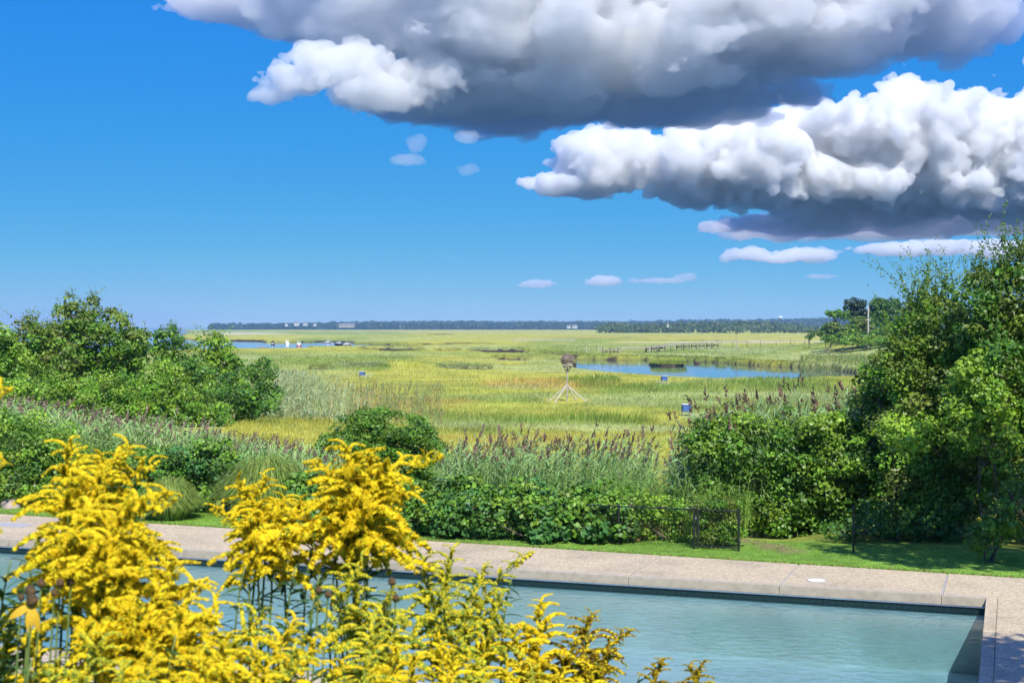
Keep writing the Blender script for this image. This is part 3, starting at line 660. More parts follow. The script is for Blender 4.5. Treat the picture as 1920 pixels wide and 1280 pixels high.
S('thicket_tree', 'tallest shrub beside the lawn, dark sprays above and dense below', 'tree', [(1850, 590, 60, 80), (1930, 560, 76, 105), (1850, 700, 80, 110), (1930, 720, 80, 120), (1870, 850, 80, 100), (1950, 880, 80, 120)], 41, leaf=.105, palette=G_MID + G_OLIVE, top_pal=G_OLIVE + G_DARK, seed=43, clump=.36, group=gr, shoots=230, shoot_len=(.6, 1.8), trunk_r=.15, cov=1.15, inner=.45)
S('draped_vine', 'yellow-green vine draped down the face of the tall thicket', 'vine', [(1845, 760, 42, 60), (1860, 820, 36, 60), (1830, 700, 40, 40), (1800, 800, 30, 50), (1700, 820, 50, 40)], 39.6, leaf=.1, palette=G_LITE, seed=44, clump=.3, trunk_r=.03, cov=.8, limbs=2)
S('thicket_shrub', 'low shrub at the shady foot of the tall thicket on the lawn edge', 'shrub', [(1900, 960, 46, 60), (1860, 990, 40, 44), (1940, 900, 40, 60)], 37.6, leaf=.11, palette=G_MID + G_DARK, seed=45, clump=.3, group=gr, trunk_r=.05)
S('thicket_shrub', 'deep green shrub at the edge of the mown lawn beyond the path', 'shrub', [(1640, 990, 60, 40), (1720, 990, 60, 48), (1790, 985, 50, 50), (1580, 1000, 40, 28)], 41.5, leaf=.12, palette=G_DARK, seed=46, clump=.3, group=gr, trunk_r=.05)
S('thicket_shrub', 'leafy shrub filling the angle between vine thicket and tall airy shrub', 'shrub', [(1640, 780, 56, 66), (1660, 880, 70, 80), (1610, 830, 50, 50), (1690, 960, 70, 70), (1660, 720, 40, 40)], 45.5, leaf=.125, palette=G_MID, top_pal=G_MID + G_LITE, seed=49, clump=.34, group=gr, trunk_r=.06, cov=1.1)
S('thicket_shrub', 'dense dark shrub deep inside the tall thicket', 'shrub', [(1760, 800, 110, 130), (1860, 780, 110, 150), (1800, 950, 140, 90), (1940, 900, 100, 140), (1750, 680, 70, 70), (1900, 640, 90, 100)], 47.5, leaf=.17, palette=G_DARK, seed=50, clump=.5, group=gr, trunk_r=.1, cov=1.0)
# shade tree beyond the frame: its crown shades the corner of the deck and the lawn below the thicket
S('shade_tree', 'broad tree shading the corner of the pool deck', 'tree', [(3000, -150, 420, 180), (2700, -250, 330, 160), (3250, -50, 300, 160)], 17, base=(13.8, 18.5), leaf=.24, palette=G_MID, seed=47, clump=.5, trunk_r=.22, back=1.0, cov=.9)
S('shade_tree', 'tall tree standing behind the lawn edge outside the garden view', 'tree', [(2255, -10, 225, 170), (2450, 20, 220, 180), (2300, 150, 180, 110)], 29, base=(15.6, 29.3), leaf=.25, palette=G_MID, seed=48, clump=.5, trunk_r=.2, back=1.0, cov=.9)
# headland trees beyond the pond
gh = 'trees on the headland beyond the pond'
S('headland_tree', 'flat-topped tree with a bare forked trunk on the headland', 'tree', [(1568, 587, 15, 6), (1582, 590, 12, 5), (1560, 590, 8, 4)], 420, base=D(1590, 630, 425)[:2], leaf=.55, palette=G_MID, seed=51, clump=.8, group=gh, cov=1.8, trunk_r=.3)
S('headland_tree', 'tall dark pine with ragged tiers on the headland', 'tree', [(1606, 572, 19, 10), (1598, 578, 14, 7), (1612, 584, 16, 8), (1604, 596, 18, 10)], 428, base=D(1604, 632, 430)[:2], leaf=.55, palette=[(.03, .06, .025), (.035, .07, .028)], seed=52, clump=.9, group=gh, cov=1.8, trunk_r=.35)
S('headland_tree', 'dark leafy tree behind the utility pole', 'tree', [(1648, 572, 18, 12), (1660, 590, 24, 18), (1640, 600, 22, 16), (1670, 575, 14, 14)], 430, base=D(1652, 630, 432)[:2], leaf=.55, palette=G_DARK, seed=53, clump=.9, group=gh, cov=1.8, trunk_r=.35)
S('headland_tree', 'bushy green tree beside the utility pole', 'tree', [(1612, 608, 20, 14), (1598, 618, 20, 12), (1625, 616, 14, 12)], 405, base=D(1610, 634, 405)[:2], leaf=.5, palette=G_MID + G_OLIVE, seed=54, clump=.8, group=gh, cov=1.8, trunk_r=.25)
S('headland_shrub', 'olive windswept shrub at the seaward end of the headland', 'shrub', [(1560, 615, 18, 11), (1578, 622, 20, 10), (1548, 626, 14, 8)], 410, leaf=.5, palette=G_OLIVE + G_DARK, seed=55, clump=.8, group=gh, cov=1.8, trunk_r=.2)
S('headland_shrub', 'small dark shrub standing apart at the tip of the headland', 'shrub', [(1523, 628, 8, 6), (1516, 632, 5, 4)], 440, leaf=.45, palette=G_DARK, seed=56, clump=.6, group=gh, cov=1.8, trunk_r=.12)
S('headland_shrub', 'light green scrub at the foot of the utility pole', 'shrub', [(1640, 640, 40, 9), (1600, 640, 30, 8), (1680, 650, 30, 14)], 395, leaf=.45, palette=G_MID + G_LITE, seed=57, clump=.7, group=gh, cov=1.8, trunk_r=.1)
S('headland_shrub', 'rounded scrub bank between the headland shrubs and the utility pole', 'shrub', [(1590, 633, 34, 9), (1625, 632, 30, 10), (1660, 625, 30, 16), (1560, 636, 24, 6)], 402, leaf=.5, palette=G_MID + G_DARK, seed=59, clump=.8, group=gh, cov=1.6, trunk_r=.12)
S('headland_tree', 'tall broad tree behind the other headland trees, half hidden by the thicket sprays', 'tree', [(1690, 590, 30, 26), (1720, 600, 34, 30), (1700, 620, 40, 20)], 440, leaf=.55, palette=G_DARK + G_MID, seed=60, clump=.9, group=gh, cov=1.6, trunk_r=.35)
S('marsh_thicket', 'lone low thicket far out on the marsh', 'bush', [(1165, 621.5, 14, 4.2), (1150, 623, 10, 2.6), (1182, 623, 12, 2.4)], 2050, leaf=1.6, palette=G_MID, seed=58, clump=2.6, trunk_r=.3)

# ------------------------------------------------------------------ reeds
def reeds(name, label, P, hgt, rng, nl=9, leaf=.42, col=((.14, .20, .09), (.17, .23, .10)), plume=.7, pcol=(.17, .09, .085), wl=.028, wind=(.5, .15), plen=.26, stalkw=.018):
    n = len(P); Vs = []; Ts = []; Cs = []; c0 = 0; MI = []
    up = np.array([0, 0, 1.0]); wv = np.array([wind[0], wind[1], 0])
    lean = np.column_stack([rng.normal(size=n) * .07 + wind[0] * .1, rng.normal(size=n) * .07, np.zeros(n)]); h = np.asarray(hgt)
    def pt(f): return P + (up * f + lean * f * f) * h[:, None]
    cpl = np.array(col)[rng.integers(0, len(col), n)] * rng.uniform(.75, 1.3, (n, 1))
    def add(V, T, C, mi):
        nonlocal c0
        Vs.append(V); Ts.append(T + c0); Cs.append(C); MI.append(np.full(len(T), mi)); c0 += len(V)
    # stalk
    sd = np.array([1, .2, 0]) * stalkw / 2
    V = np.stack([pt(0) - sd, pt(0) + sd, pt(.6) - sd, pt(.6) + sd, pt(1.0)], 1).reshape(-1, 3); b = np.arange(n)[:, None] * 5
    add(V, np.concatenate([b + [0, 1, 3], b + [0, 3, 2], b + [2, 3, 4]], 1).reshape(-1, 3), np.repeat(cpl * np.array([1.3, 1.15, 1.0]), 5, 0), 0)
    for j in range(nl):
        f = .25 + .7 * (j + rng.uniform(0, 1, n)) / nl; p0 = pt(1.0) * f[:, None] + pt(0) * (1 - f[:, None])
        a = rng.uniform(0, 2 * np.pi, n); dr = np.stack([np.cos(a), np.sin(a), np.zeros(n)], 1) + wv; dr = nrm(dr)
        ln = leaf * rng.uniform(.7, 1.3, n)[:, None] * (1.1 - .4 * f[:, None]); rise = rng.uniform(.35, .95, n)[:, None]
        p1 = p0 + ln * .5 * (dr * .75 + up * rise); p2 = p1 + ln * .55 * (dr + up * (rise - .95))
        s = nrm(np.cross(dr, up) + rng.normal(size=(n, 3)) * .3) * wl / 2
        V = np.stack([p0 - s * .5, p0 + s * .5, p1 - s, p1 + s, p2], 1).reshape(-1, 3)
        add(V, np.concatenate([b + [0, 1, 3], b + [0, 3, 2], b + [2, 3, 4]], 1).reshape(-1, 3), np.repeat(cpl * rng.uniform(.75, 1.3, (n, 1)), 5, 0), 0)
    m = rng.random(n) < plume; k = m.sum()
    if k:
        top = pt(1.0)[m]; pc = np.array(pcol) * rng.uniform(.6, 1.5, (k, 1)) + rng.uniform(0, .04, (k, 1)); b = np.arange(k)[:, None] * 4
        ax = nrm(up + lean[m] * 2 + wv * .35 + rng.normal(size=(k, 3)) * .1)
        for j in range(9):
            f = (j / 9) * .8; o = nrm(rng.normal(size=(k, 3)) * .5 + wv * .5); ln = plen * rng.uniform(.35, .6, (k, 1)) * (1.15 - .6 * f)
            q = top + ax * plen * f * 1.05 - ax * plen * .2; tip = q + (ax * .75 + o * .45) * ln; s = nrm(np.cross(ax, rng.normal(size=(k, 3)))) * plen * .10 * (1.1 - .7 * f)
            mid = (q + tip) / 2
            V = np.stack([q, mid + s, tip, mid - s], 1).reshape(-1, 3)
            add(V, np.concatenate([b + [0, 1, 2], b + [0, 2, 3]], 1).reshape(-1, 3), np.repeat(pc * rng.uniform(.75, 1.25, (k, 1)), 4, 0), 0)
    V = np.concatenate(Vs)
    return link(name, mesh(name, V, np.concatenate(Ts), M['reed'], np.concatenate(Cs)), kind='stuff', label=label, cat='reeds')
def patch_pts(n, u0, u1, d0, d1, rng, wf=None):
    u = rng.uniform(u0, u1, n); f = rng.random(n); d = d0 + (d1 - d0) * f if not callable(d0) else d0(u) + (d1(u) - d0(u)) * f
    x = (u - 960) / F * d; return np.stack([x, d, height(x, d)], 1), u
def reed_top(P, u, top, rng, jit=.3):
    """height that brings a reed up to a sloping top line, given as height above ground at that place"""
    return np.maximum(.9, top + rng.normal(size=len(P)) * jit)
r1 = np.random.default_rng(61)
P, u = patch_pts(1900, -60, 640, 53, 63, r1)
ztop = CZ - (135 + np.clip(u, 0, 640) * .165 + 14) / F * P[:, 1]       # the bed thins out and drops towards the marsh
reeds('reed_bed', 'purple-plumed reeds in a long bed in front of the leafy thicket', P, np.clip(ztop - P[:, 2] + r1.normal(size=len(P)) * .28, .7, 4.4), r1, nl=8, leaf=.8, col=((.22, .39, .12), (.28, .45, .15), (.36, .43, .17)), plume=.28, plen=.36, wl=.055, pcol=(.25, .16, .125))
P, u = patch_pts(750, 822, 1215, 50, 57, r1)
ztop = CZ - (236 + (u - 1010) * -.02) / F * P[:, 1]
reeds('reed_bed', 'middle reed bed with dark plumes rising behind the vine hedge', P, np.clip(ztop - P[:, 2] + r1.normal(size=len(P)) * .33, .8, 4.2), r1, nl=9, leaf=.8, col=((.19, .34, .11), (.24, .39, .13), (.28, .41, .16)), plume=.4, plen=.38, wl=.052, pcol=(.16, .10, .07))
P, u = patch_pts(460, 1262, 1700, 44.3, 50.5, r1)
ztop = CZ - np.interp(u, [1262, 1330, 1400, 1470, 1540, 1680], [255, 185, 160, 152, 160, 172]) / F * P[:, 1]
reeds('reed_bed', 'tall dark-plumed reeds leaning out over the vine thicket beside the path', P, np.clip(ztop - P[:, 2] + r1.normal(size=len(P)) * .42 - .05, .8, 6.0), r1, nl=15, leaf=.85, col=((.19, .32, .12), (.23, .37, .14)), plume=.5, plen=.42, wl=.055, wind=(-.35, .1), pcol=(.17, .095, .065))
P, u = patch_pts(3400, 385, 700, 98, 140, r1)
k = r1.random(len(P)) < np.exp(-((u - 500) / 95) ** 2) * .9 + .03; P, u = P[k], u[k]
ztop = CZ - np.interp(u, [395, 470, 540, 600, 690], [68, 84, 88, 104, 122]) / F * 118 - (118 - P[:, 1]).clip(0, 20) * .09
reeds('reed_bed', 'grey-green reed bed at the end of the thicket, pale and without plumes', P, np.clip(ztop - P[:, 2] + r1.normal(size=len(P)) * .4, .5, 4.0), r1, nl=7, leaf=.9, col=((.26, .37, .18), (.31, .41, .20), (.36, .38, .19)), plume=.03, wl=.06, stalkw=.04)
P, u = patch_pts(900, 560, 830, 110, 190, r1)
reeds('reed_bed', 'thin green reeds scattered on the marsh beside the grey-green reed bed', P, np.clip(.9 + r1.normal(size=len(P)) * .25, .5, 1.6), r1, nl=4, leaf=.5, col=((.16, .24, .10), (.26, .24, .10)), plume=0, wl=.07, stalkw=.05)
P, u = patch_pts(500, 1130, 1400, 43, 48, r1)
reeds('green_reed_tuft', 'fresh green grassy reeds behind the black fence rail', P, np.clip(1.55 + r1.normal(size=len(P)) * .25, .7, 2.2), r1, nl=9, leaf=.5, col=((.13, .25, .04), (.16, .28, .05)), plume=.02, wl=.03)
P, u = patch_pts(700, 1500, 1700, 290, 350, r1)
P = P[P[:, 2] < 0.5]
reeds('reed_bed', 'low green reeds at the headland shore beyond the pond', P, np.clip(1.6 + r1.normal(size=len(P)) * .3, .7, 2.2), r1, nl=4, leaf=.8, col=((.15, .23, .06), (.2, .24, .08)), plume=0, wl=.16, stalkw=.1)
P, u = patch_pts(160, 1150, 1235, 41.2, 41.8, r1)
reeds('dry_stems', 'straw-coloured dry stems at the foot of the black fence', P, np.clip(.55 + r1.normal(size=len(P)) * .15, .2, .9), r1, nl=3, leaf=.2, col=((.36, .27, .12), (.42, .32, .16)), plume=0, wl=.02)
# ornamental grass mounds
def mound(px, py, w_, h_, d, label, seed):
    rng = np.random.default_rng(seed); c = G(px, py, 0); n = 2600; root = empty('grass_mound', c, label, 'ornamental grass', 'ornamental grass mounds on the lawn edge')
    a = rng.uniform(0, 2 * np.pi, n); el = np.arccos(rng.uniform(.05, 1, n)); r0 = rng.uniform(0, .25, n) * w_
    P0 = np.stack([np.cos(a) * r0, np.sin(a) * r0, np.zeros(n)], 1); out = np.stack([np.cos(a), np.sin(a), np.zeros(n)], 1); up = np.array([0, 0, 1.0])
    rr = (np.sin(el) * w_ / 2 * rng.uniform(.8, 1.12, n))[:, None]; hh = (h_ * (.35 + .7 * np.cos(el)) * rng.uniform(.8, 1.1, n))[:, None]
    p1 = P0 + out * rr * .45 + up * hh * .85; p2 = out * rr * .85 + up * hh; p3 = out * rr * 1.12 + up * hh * .72
    s = np.stack([-np.sin(a), np.cos(a), np.zeros(n)], 1) * .008
    V = np.stack([P0 - s, P0 + s, p1 - s, p1 + s, p2 - s, p2 + s, p3], 1).reshape(-1, 3); b = np.arange(n)[:, None] * 7
    T = np.concatenate([b + [0, 1, 3], b + [0, 3, 2], b + [2, 3, 5], b + [2, 5, 4], b + [4, 5, 6]], 1).reshape(-1, 3)
    col = np.array(((.24, .38, .07), (.29, .43, .09), (.36, .40, .11)))[rng.integers(0, 3, n)] * rng.uniform(.7, 1.3, (n, 1))
    link('blades', mesh('blades', V, T, M['grass'], np.repeat(col, 7, 0)), root, kind='stuff')
mound(500, 962, 3.9, 1.75, 47, 'big domed ornamental grass mound at the end of the vine hedge', 71)
mound(318, 972, 2.2, 1.25, 46, 'smaller ornamental grass mound spilling onto the lawn', 72)
# ------------------------------------------------------------------ fence and gate
fa = G(1385, 1033)[:2]; fb = G(1160, 1021)[:2]; fd = (fb - fa) / np.linalg.norm(fb - fa)
def FP(u, z, off=0.0):         # metres along the fence from the gate's free post
    q = fa + fd * u + np.array([-fd[1], fd[0]]) * off; return np.array([q[0], q[1], z])
GW = float(np.linalg.norm(G(1305, 1028)[:2] - fa)); FH = 1.1
fence = empty('chain_link_fence', FP(GW, 0), 'low black chain-link fence with a round top rail in front of the vines', 'fence')
o0 = FP(GW, 0)
seg = float(np.linalg.norm(fb - fa)) - GW
for u in (GW + .04, GW + seg):
    b = MB(); b.tube([FP(u, -.2) - o0, FP(u, FH + .02) - o0], .032, 10); b.lathe([(.036, FH + .02), (.04, FH + .05), (.02, FH + .075)], FP(u, 0) - o0, 10); b.build('post', M['black_metal'], fence)
MB().tube([FP(GW + .02, FH) - o0, FP(GW + seg + 1.0, FH) - o0], .021, 8).build('top_rail', M['black_metal'], fence)
def linkmesh(u0, u1, z0, z1, o):
    b = MB(); n = 0; step = .085; hgt = z1 - z0
    u = u0 - hgt
    while u < u1:
        for sg in (1, -1):
            a0 = (u, z0) if sg > 0 else (u, z1); a1 = (u + hgt, z1) if sg > 0 else (u + hgt, z0)
            p, q = np.array(a0), np.array(a1); dd = q - p
            t0 = max(0, (u0 - p[0]) / dd[0]); t1 = min(1, (u1 - p[0]) / dd[0])
            if t1 > t0 + .01:
                A = p + dd * t0; B = p + dd * t1; b.tube([FP(A[0], A[1], .004 * sg) - o, FP(B[0], B[1], .004 * sg) - o], .0035, 3, cap=False)
        u += step
    return b
o = linkmesh(GW + .08, GW + seg + .9, .05, FH - .03, o0).build('chain_mesh', M['black_metal'], fence); o['kind'] = 'stuff'
gate = empty('fence_gate', FP(0, 0), 'black framed chain-link gate grown over with small leaves', 'gate'); o1 = FP(0, 0)
for u, zt in ((0, FH + .08), (GW - .07, FH + .02)): MB().tube([FP(u, -.1 if u == 0 else .06) - o1, FP(u, zt) - o1], .034, 10).build('upright', M['black_metal'], gate)
for z in (FH - .0, .09): MB().tube([FP(0, z) - o1, FP(GW - .07, z) - o1], .02, 8).build('rail', M['black_metal'], gate)
la = MB(); la.box(FP(GW - .02, .86, -.04) - o1, (.16, .05, .035), math.atan2(fd[1], fd[0])); la.tube([FP(GW + .1, .87, -.07) - o1, FP(GW - .12, .88, -.07) - o1], .012, 6); la.build('latch', M['steel'], gate)
for z in (.25, .9):
    h = MB(); h.box(FP(-.0, z) - o1, (.09, .09, .05), .3); h.build('hinge', M['black_metal'], gate)
o = linkmesh(.03, GW - .1, .1, FH - .03, o1).build('chain_mesh', M['black_metal'], gate); o['kind'] = 'stuff'
q = G(1600, 1036); b = MB(); b.tube([(0, 0, -.1), (0, 0, 1.25)], .03, 8); b.lathe([(.033, 1.25), (.04, 1.28), (.015, 1.31)], n=8); b.build('garden_post', M['black_metal'], None, loc=(q[0], q[1], 0), label='lone thin dark post at the foot of the shady thicket', cat='post')
# boulder beside the vine bush
def boulder(rx, ry, h, seed):
    b = MB(); n, m = 18, 9; V = []
    for i in range(m):
        th = math.pi * .5 * i / (m - 1)
        for k in range(n):
            a = 2 * math.pi * k / n; f = 1 + .5 * (float(fbm(np.array(math.cos(a) * 1.6 + seed), np.array(math.sin(a) * 1.6 + i * .35), 3)) - .5)
            V.append((rx * math.cos(th) ** .7 * math.cos(a) * f, ry * math.cos(th) ** .7 * math.sin(a) * f, -.06 + h * math.sin(th) * f))
    Fl = [(i * n + k, i * n + (k + 1) % n, (i + 1) * n + (k + 1) % n, (i + 1) * n + k) for i in range(m - 1) for k in range(n)]
    b.add(V, Fl); return b
q = G(20, 952); boulder(.34, .3, .34, 4).build('boulder', M['rock'], None, smooth=True, loc=(q[0], q[1], 0), label='small rounded tan boulder on the lawn edge beside the vine bush', cat='rock')

# ------------------------------------------------------------------ osprey platform
q = G(1063, 752, MZ); zq = H(q[0], q[1]); nb = np.array([q[0], q[1], zq]); k_ = q[1] / F
osp = empty('nest_platform', nb, 'weathered pole on four splayed struts carrying a nest platform', 'nest pole')
hp = 78 * k_ * .86                       # platform height
b = MB(); b.tube([(0, 0, -.3), (.02, 0, hp * .5), (.05, 0, hp)], [.11, .10, .085], 8); b.build('pole', M['wood'], osp)
hs = 30 * k_
for ex, ey in ((-1.98, .7), (-1.35, -1.3), (1.05, 1.2), (2.15, -.6)):
    b = MB(); b.bar((ex, ey, -.05), (ex * .03, ey * .03, hs), .10, .12); b.build('strut', M['palewood'], osp)
    MB().bar((ex * 1.02, ey * 1.02, -.2), (ex * 1.02, ey * 1.02, .32), .12).build('stake', M['wood'], osp)
b = MB(); b.box((.03, 0, hs * .72), (.3, .3, .12)); b.build('collar', M['wood'], osp)
pw = 1.05
fr_ = MB()
for s_ in (-1, 1): fr_.box((.05, s_ * pw / 2, hp + .04), (pw, .06, .12)); fr_.box((.05 + s_ * (pw / 2), 0, hp + .043), (.06, pw - .06, .12))
fr_.build('platform_frame', M['wood'], osp)
for j in range(6): MB().box((.05, -pw / 2 + .12 + j * .165, hp + .115), (pw, .13, .03)).build('slat', M['wood'], osp)
for sx, sy in ((-1, -1), (1, -1), (-1, 1), (1, 1)): MB().bar((.05 + sx * .46, sy * .46, hp), (.04, 0, hp - .8), .07, .09).build('brace', M['wood'], osp)
nest = empty('osprey_nest', nb + np.array([.05, 0, hp + .13]), 'great ball of grey sticks, a nest heaped on the platform', 'nest')
rg = np.random.default_rng(81); b = MB(); c_ = MB()
n_ = lump(.5, .5, .78, 5, 20, 8, -.1); n_.build('core', M['stick'], nest, smooth=True)
for j in range(520):
    d_ = nrm(rg.normal(size=3)); p = np.array([.62, .62, .52]) * d_ * rg.uniform(.8, 1.05) + np.array([0, 0, .5]); p[2] = max(p[2], .02)
    tv = nrm(np.cross(d_, rg.normal(size=3)) + d_ * rg.normal() * .25); ln = rg.uniform(.15, .42)
    b.tube([p - tv * ln, p + tv * ln + d_ * rg.uniform(-.05, .12)], [.02, .01], 3, cap=False)
b.build('sticks', M['stick'], nest)['kind'] = 'stuff'

# ------------------------------------------------------------------ greenhead fly boxes
def flybox(px, pyb, hpx, wpx, label, rz):
    p = G(px, pyb, MZ); k = p[1] / F; z0 = H(p[0], p[1]); h = hpx * k; wd = wpx * k
    r_ = empty('fly_trap_box', (p[0], p[1], z0), label, 'fly trap', 'blue box traps on the marsh', rz)
    zb_ = h * .40
    for sx in (-1, 1):
        for sy in (-1, 1): MB().box((sx * (wd / 2 - .035), sy * (wd / 2 - .035), zb_ / 2 - .1), (.06, .06, zb_ + .2)).build('leg', M['wood'], r_)
    for sx, d_ in (((0, -wd / 2), (wd, .03, h - zb_)), ((0, wd / 2), (wd, .03, h - zb_)), ((-wd / 2 + .015, 0), (.03, wd - .06, h - zb_ - .004)), ((wd / 2 - .015, 0), (.03, wd - .06, h - zb_ - .004))):
        MB().box((sx[0], sx[1], (h + zb_) / 2), d_).build('side_panel', M['boxblue'], r_)
    MB().box((0, 0, h + .02), (wd + .1, wd + .1, .035)).build('lid', M['white'], r_)
flybox(1287, 779, 21.5, 15.5, 'blue box trap on legs, the largest, on open marsh by the plumed reeds', .08)
flybox(1245.5, 718.5, 14, 10, 'blue box trap on legs standing near the pond shore', .15)
flybox(679, 707, 10.5, 9, 'small blue box trap beside the grey-green reeds', -.2)

# ------------------------------------------------------------------ boardwalks
def boardwalk(name, label, pts, wd, post_step, rail=True, deckmat='wood', group=None, sidebents=(), zrail=1.0):
    pts = [np.array(p, float) for p in pts]; o = np.array([pts[0][0], pts[0][1], MZ]); r_ = empty(name, o, label, 'boardwalk', group)
    for a, b_ in zip(pts[:-1], pts[1:]):
        b = MB(); b.bar(a - o, b_ - o, wd, .16); b.build('deck', M[deckmat], r_)
        ln = np.linalg.norm(b_ - a); n = max(1, int(ln / post_step)); ax = (b_ - a) / ln; sd = nrm(np.array([-ax[1], ax[0], 0]))
        for i in range(n + 1):
            p = a + (b_ - a) * i / n
            for s_ in (-1, 1):
                q = p + sd * s_ * (wd / 2 + .06); MB().bar((q[0] - o[0], q[1] - o[1], min(-1.1, -.3)), (q[0] - o[0], q[1] - o[1], q[2] - o[2] + (zrail if rail else .1)), .2).build('post', M['wood'], r_)
        if rail:
            for s_ in (-1, 1):
                for zz_ in (zrail * .95, zrail * .5)[:1 if zrail < .8 else 2]:
                    up_ = np.array([0, 0, zz_]); MB().bar(a - o + sd * s_ * wd / 2 + up_, b_ - o + sd * s_ * wd / 2 + up_, .1, .09).build('rail', M['palewood'], r_)
    return r_, o
def Z(px, py, z): p = G(px, py, MZ); return np.array([p[0], p[1], z])
bw, bo = boardwalk('boardwalk', 'long raised boardwalk crossing the marsh behind the pond', [Z(1160, 661, -.55), Z(1215, 660.5, -.5), Z(1262, 657, .1), Z(1350, 652.5, .45), Z(1430, 650, .4), Z(1512, 647.5, .1)], 1.5, 14, True, 'wood', zrail=.55)
for px, py in ((1216, 660.4), (1226, 660), (1241, 658.5), (1273, 656.5), (1287, 656), (1301, 655.2), (1315, 654.4), (1329, 653.6), (1341, 653)):
    p = Z(px, py, 0); t_ = MB()
    for s_ in (-1, 1): t_.bar((p[0] - bo[0] + s_ * .9, p[1] - bo[1] - .9, -.2), (p[0] - bo[0] + s_ * .9, p[1] - bo[1] - .9, 1.95), .22)
    t_.box((p[0] - bo[0], p[1] - bo[1] - 1.0, 1.2), (2.2, .12, .5)); t_.build('bent', M['darkwood'], bw)
dk = empty('landing_stage', Z(1144, 662.5, MZ), 'dark cross-braced landing stage at the pond end of the boardwalk', 'landing stage')
for j in range(5): MB().bar((-2.4 + j * 1.2, 0, -1.2), (-2.4 + j * 1.2, 0, 1.9 if j in (0, 2, 4) else 1.2), .24).build('pile', M['darkwood'], dk)
MB().box((0, .4, 1.15), (5.4, 1.6, .18)).build('deck', M['wood'], dk)
for j in range(2):
    for sg in (1, -1): MB().bar((-2.3 + j * 2.4, -.18, .1 if sg > 0 else 1.0), (.0 + j * 2.4, -.18, 1.0 if sg > 0 else .1), .16).build('cross_brace', M['darkwood'], dk)
for px, pt_, pb, lab in ((1099, 649, 666, 'mooring pile standing alone at the head of the pond'), (1121.5, 649, 666, 'bent mooring pile, outer of the pair by the landing stage'), (1127.5, 648.5, 665.5, 'paler mooring pile, inner of the pair by the landing stage')):
    p = G(px, pb, WZ); k = p[1] / F; b = MB(); b.tube([(0, 0, -.8), (.08, 0, (pb - pt_) * k * .5), (.02, 0, (pb - pt_) * k)], [.19, .17, .14], 7); b.build('mooring_pile', M['palewood'], None, loc=p, label=lab, cat='pile', group='mooring piles at the pond')
foot, fo = boardwalk('footbridge', 'low white-railed footbridge far out on the marsh', [Z(962, 641, -1.1), Z(1020, 641.2, -.9), Z(1077, 641, -1.1)], 1.6, 4.8, True, 'palewood', zrail=.85)
# utility pole and marker pole
p = D(1628, 629, 400); b_ = empty('utility_pole', (p[0], p[1], H(p[0], p[1])), 'weathered utility pole with a cross-arm on the headland', 'utility pole')
top = D(1628, 574, 400)[2] - H(p[0], p[1]); MB().tube([(0, 0, -.3), (0, 0, top)], [.26, .17], 8).build('pole', M['palewood'], b_)
MB().box((0, 0, top * .67), (1.5, .14, .14)).build('crossarm', M['wood'], b_)
for s_ in (-.6, .6): MB().lathe([(.06, 0), (.1, .05), (.08, .18), (.04, .2)], (s_, 0, top * .67 + .07), 8).build('insulator', M['white'], b_)
MB().lathe([(.17, 0), (.22, .1), (.22, .55), (.16, .62)], (.3, 0, top * .86), 10).build('transformer', M['roof'], b_)
p = G(1380.5, 657, MZ); b_ = empty('marker_post', p, 'slim marker post with a box on top beside the boardwalk', 'post'); k = p[1] / F
MB().tube([(0, 0, -.2), (0, 0, 32 * k)], [.12, .09], 6).build('pole', M['wood'], b_); MB().box((0, 0, 32 * k + .2), (.9, .6, .5)).build('nest_box', M['darkwood'], b_)

# ------------------------------------------------------------------ boats on the inlet
def hull(ln, bm, fb, mat, parent, name='hull'):
    """lofted hull, bow towards +y"""
    st_ = [(-.5, .86, 1.0), (-.3, 1.0, .95), (0, 1.0, 1.0), (.25, .78, 1.1), (.42, .38, 1.25), (.5, .04, 1.4)]; V = []
    for f, wd, hz in st_:
        y = f * ln; ww = wd * bm / 2; V += [(-ww, y, fb * hz), (-ww * .86, y, fb * .35), (-ww * .45, y, -.25), (0, y, -.32), (ww * .45, y, -.25), (ww * .86, y, fb * .35), (ww, y, fb * hz)]
    Fl = [(i * 7 + k, i * 7 + k + 1, (i + 1) * 7 + k + 1, (i + 1) * 7 + k) for i in range(5) for k in range(6)] + [tuple(range(6, -1, -1)), tuple(range(35, 42))]
    b = MB(); b.add(V, Fl); b.build(name, mat, parent, smooth=False)
    d = MB(); V = []
    for f, wd, hz in st_: V += [(-wd * bm / 2 * .9, f * ln * .98, fb * hz * .9), (wd * bm / 2 * .9, f * ln * .98, fb * hz * .9)]
    d.add(V, [(2 * i, 2 * i + 1, 2 * i + 3, 2 * i + 2) for i in range(5)]); d.build('deck', M['white'], parent)
def boat(px, py, rz, label, cat='boat'):
    p = G(px, py, WZ); return empty('moored_boat', (p[0], p[1], WZ), label, cat, 'boats moored on the inlet', rz)
b_ = boat(511, 646.5, .5, 'small dark open skiff with an outboard motor'); hull(3.6, 1.5, .5, M['navy'], b_); MB().box((0, -1.95, .55), (.4, .35, .9)).build('outboard_motor', M['navy'], b_); MB().box((0, -.3, .6), (.8, .5, .6)).build('console', M['white'], b_); MB().box((.1, .9, .62), (.35, .3, .5)).build('seat', M['roof'], b_)
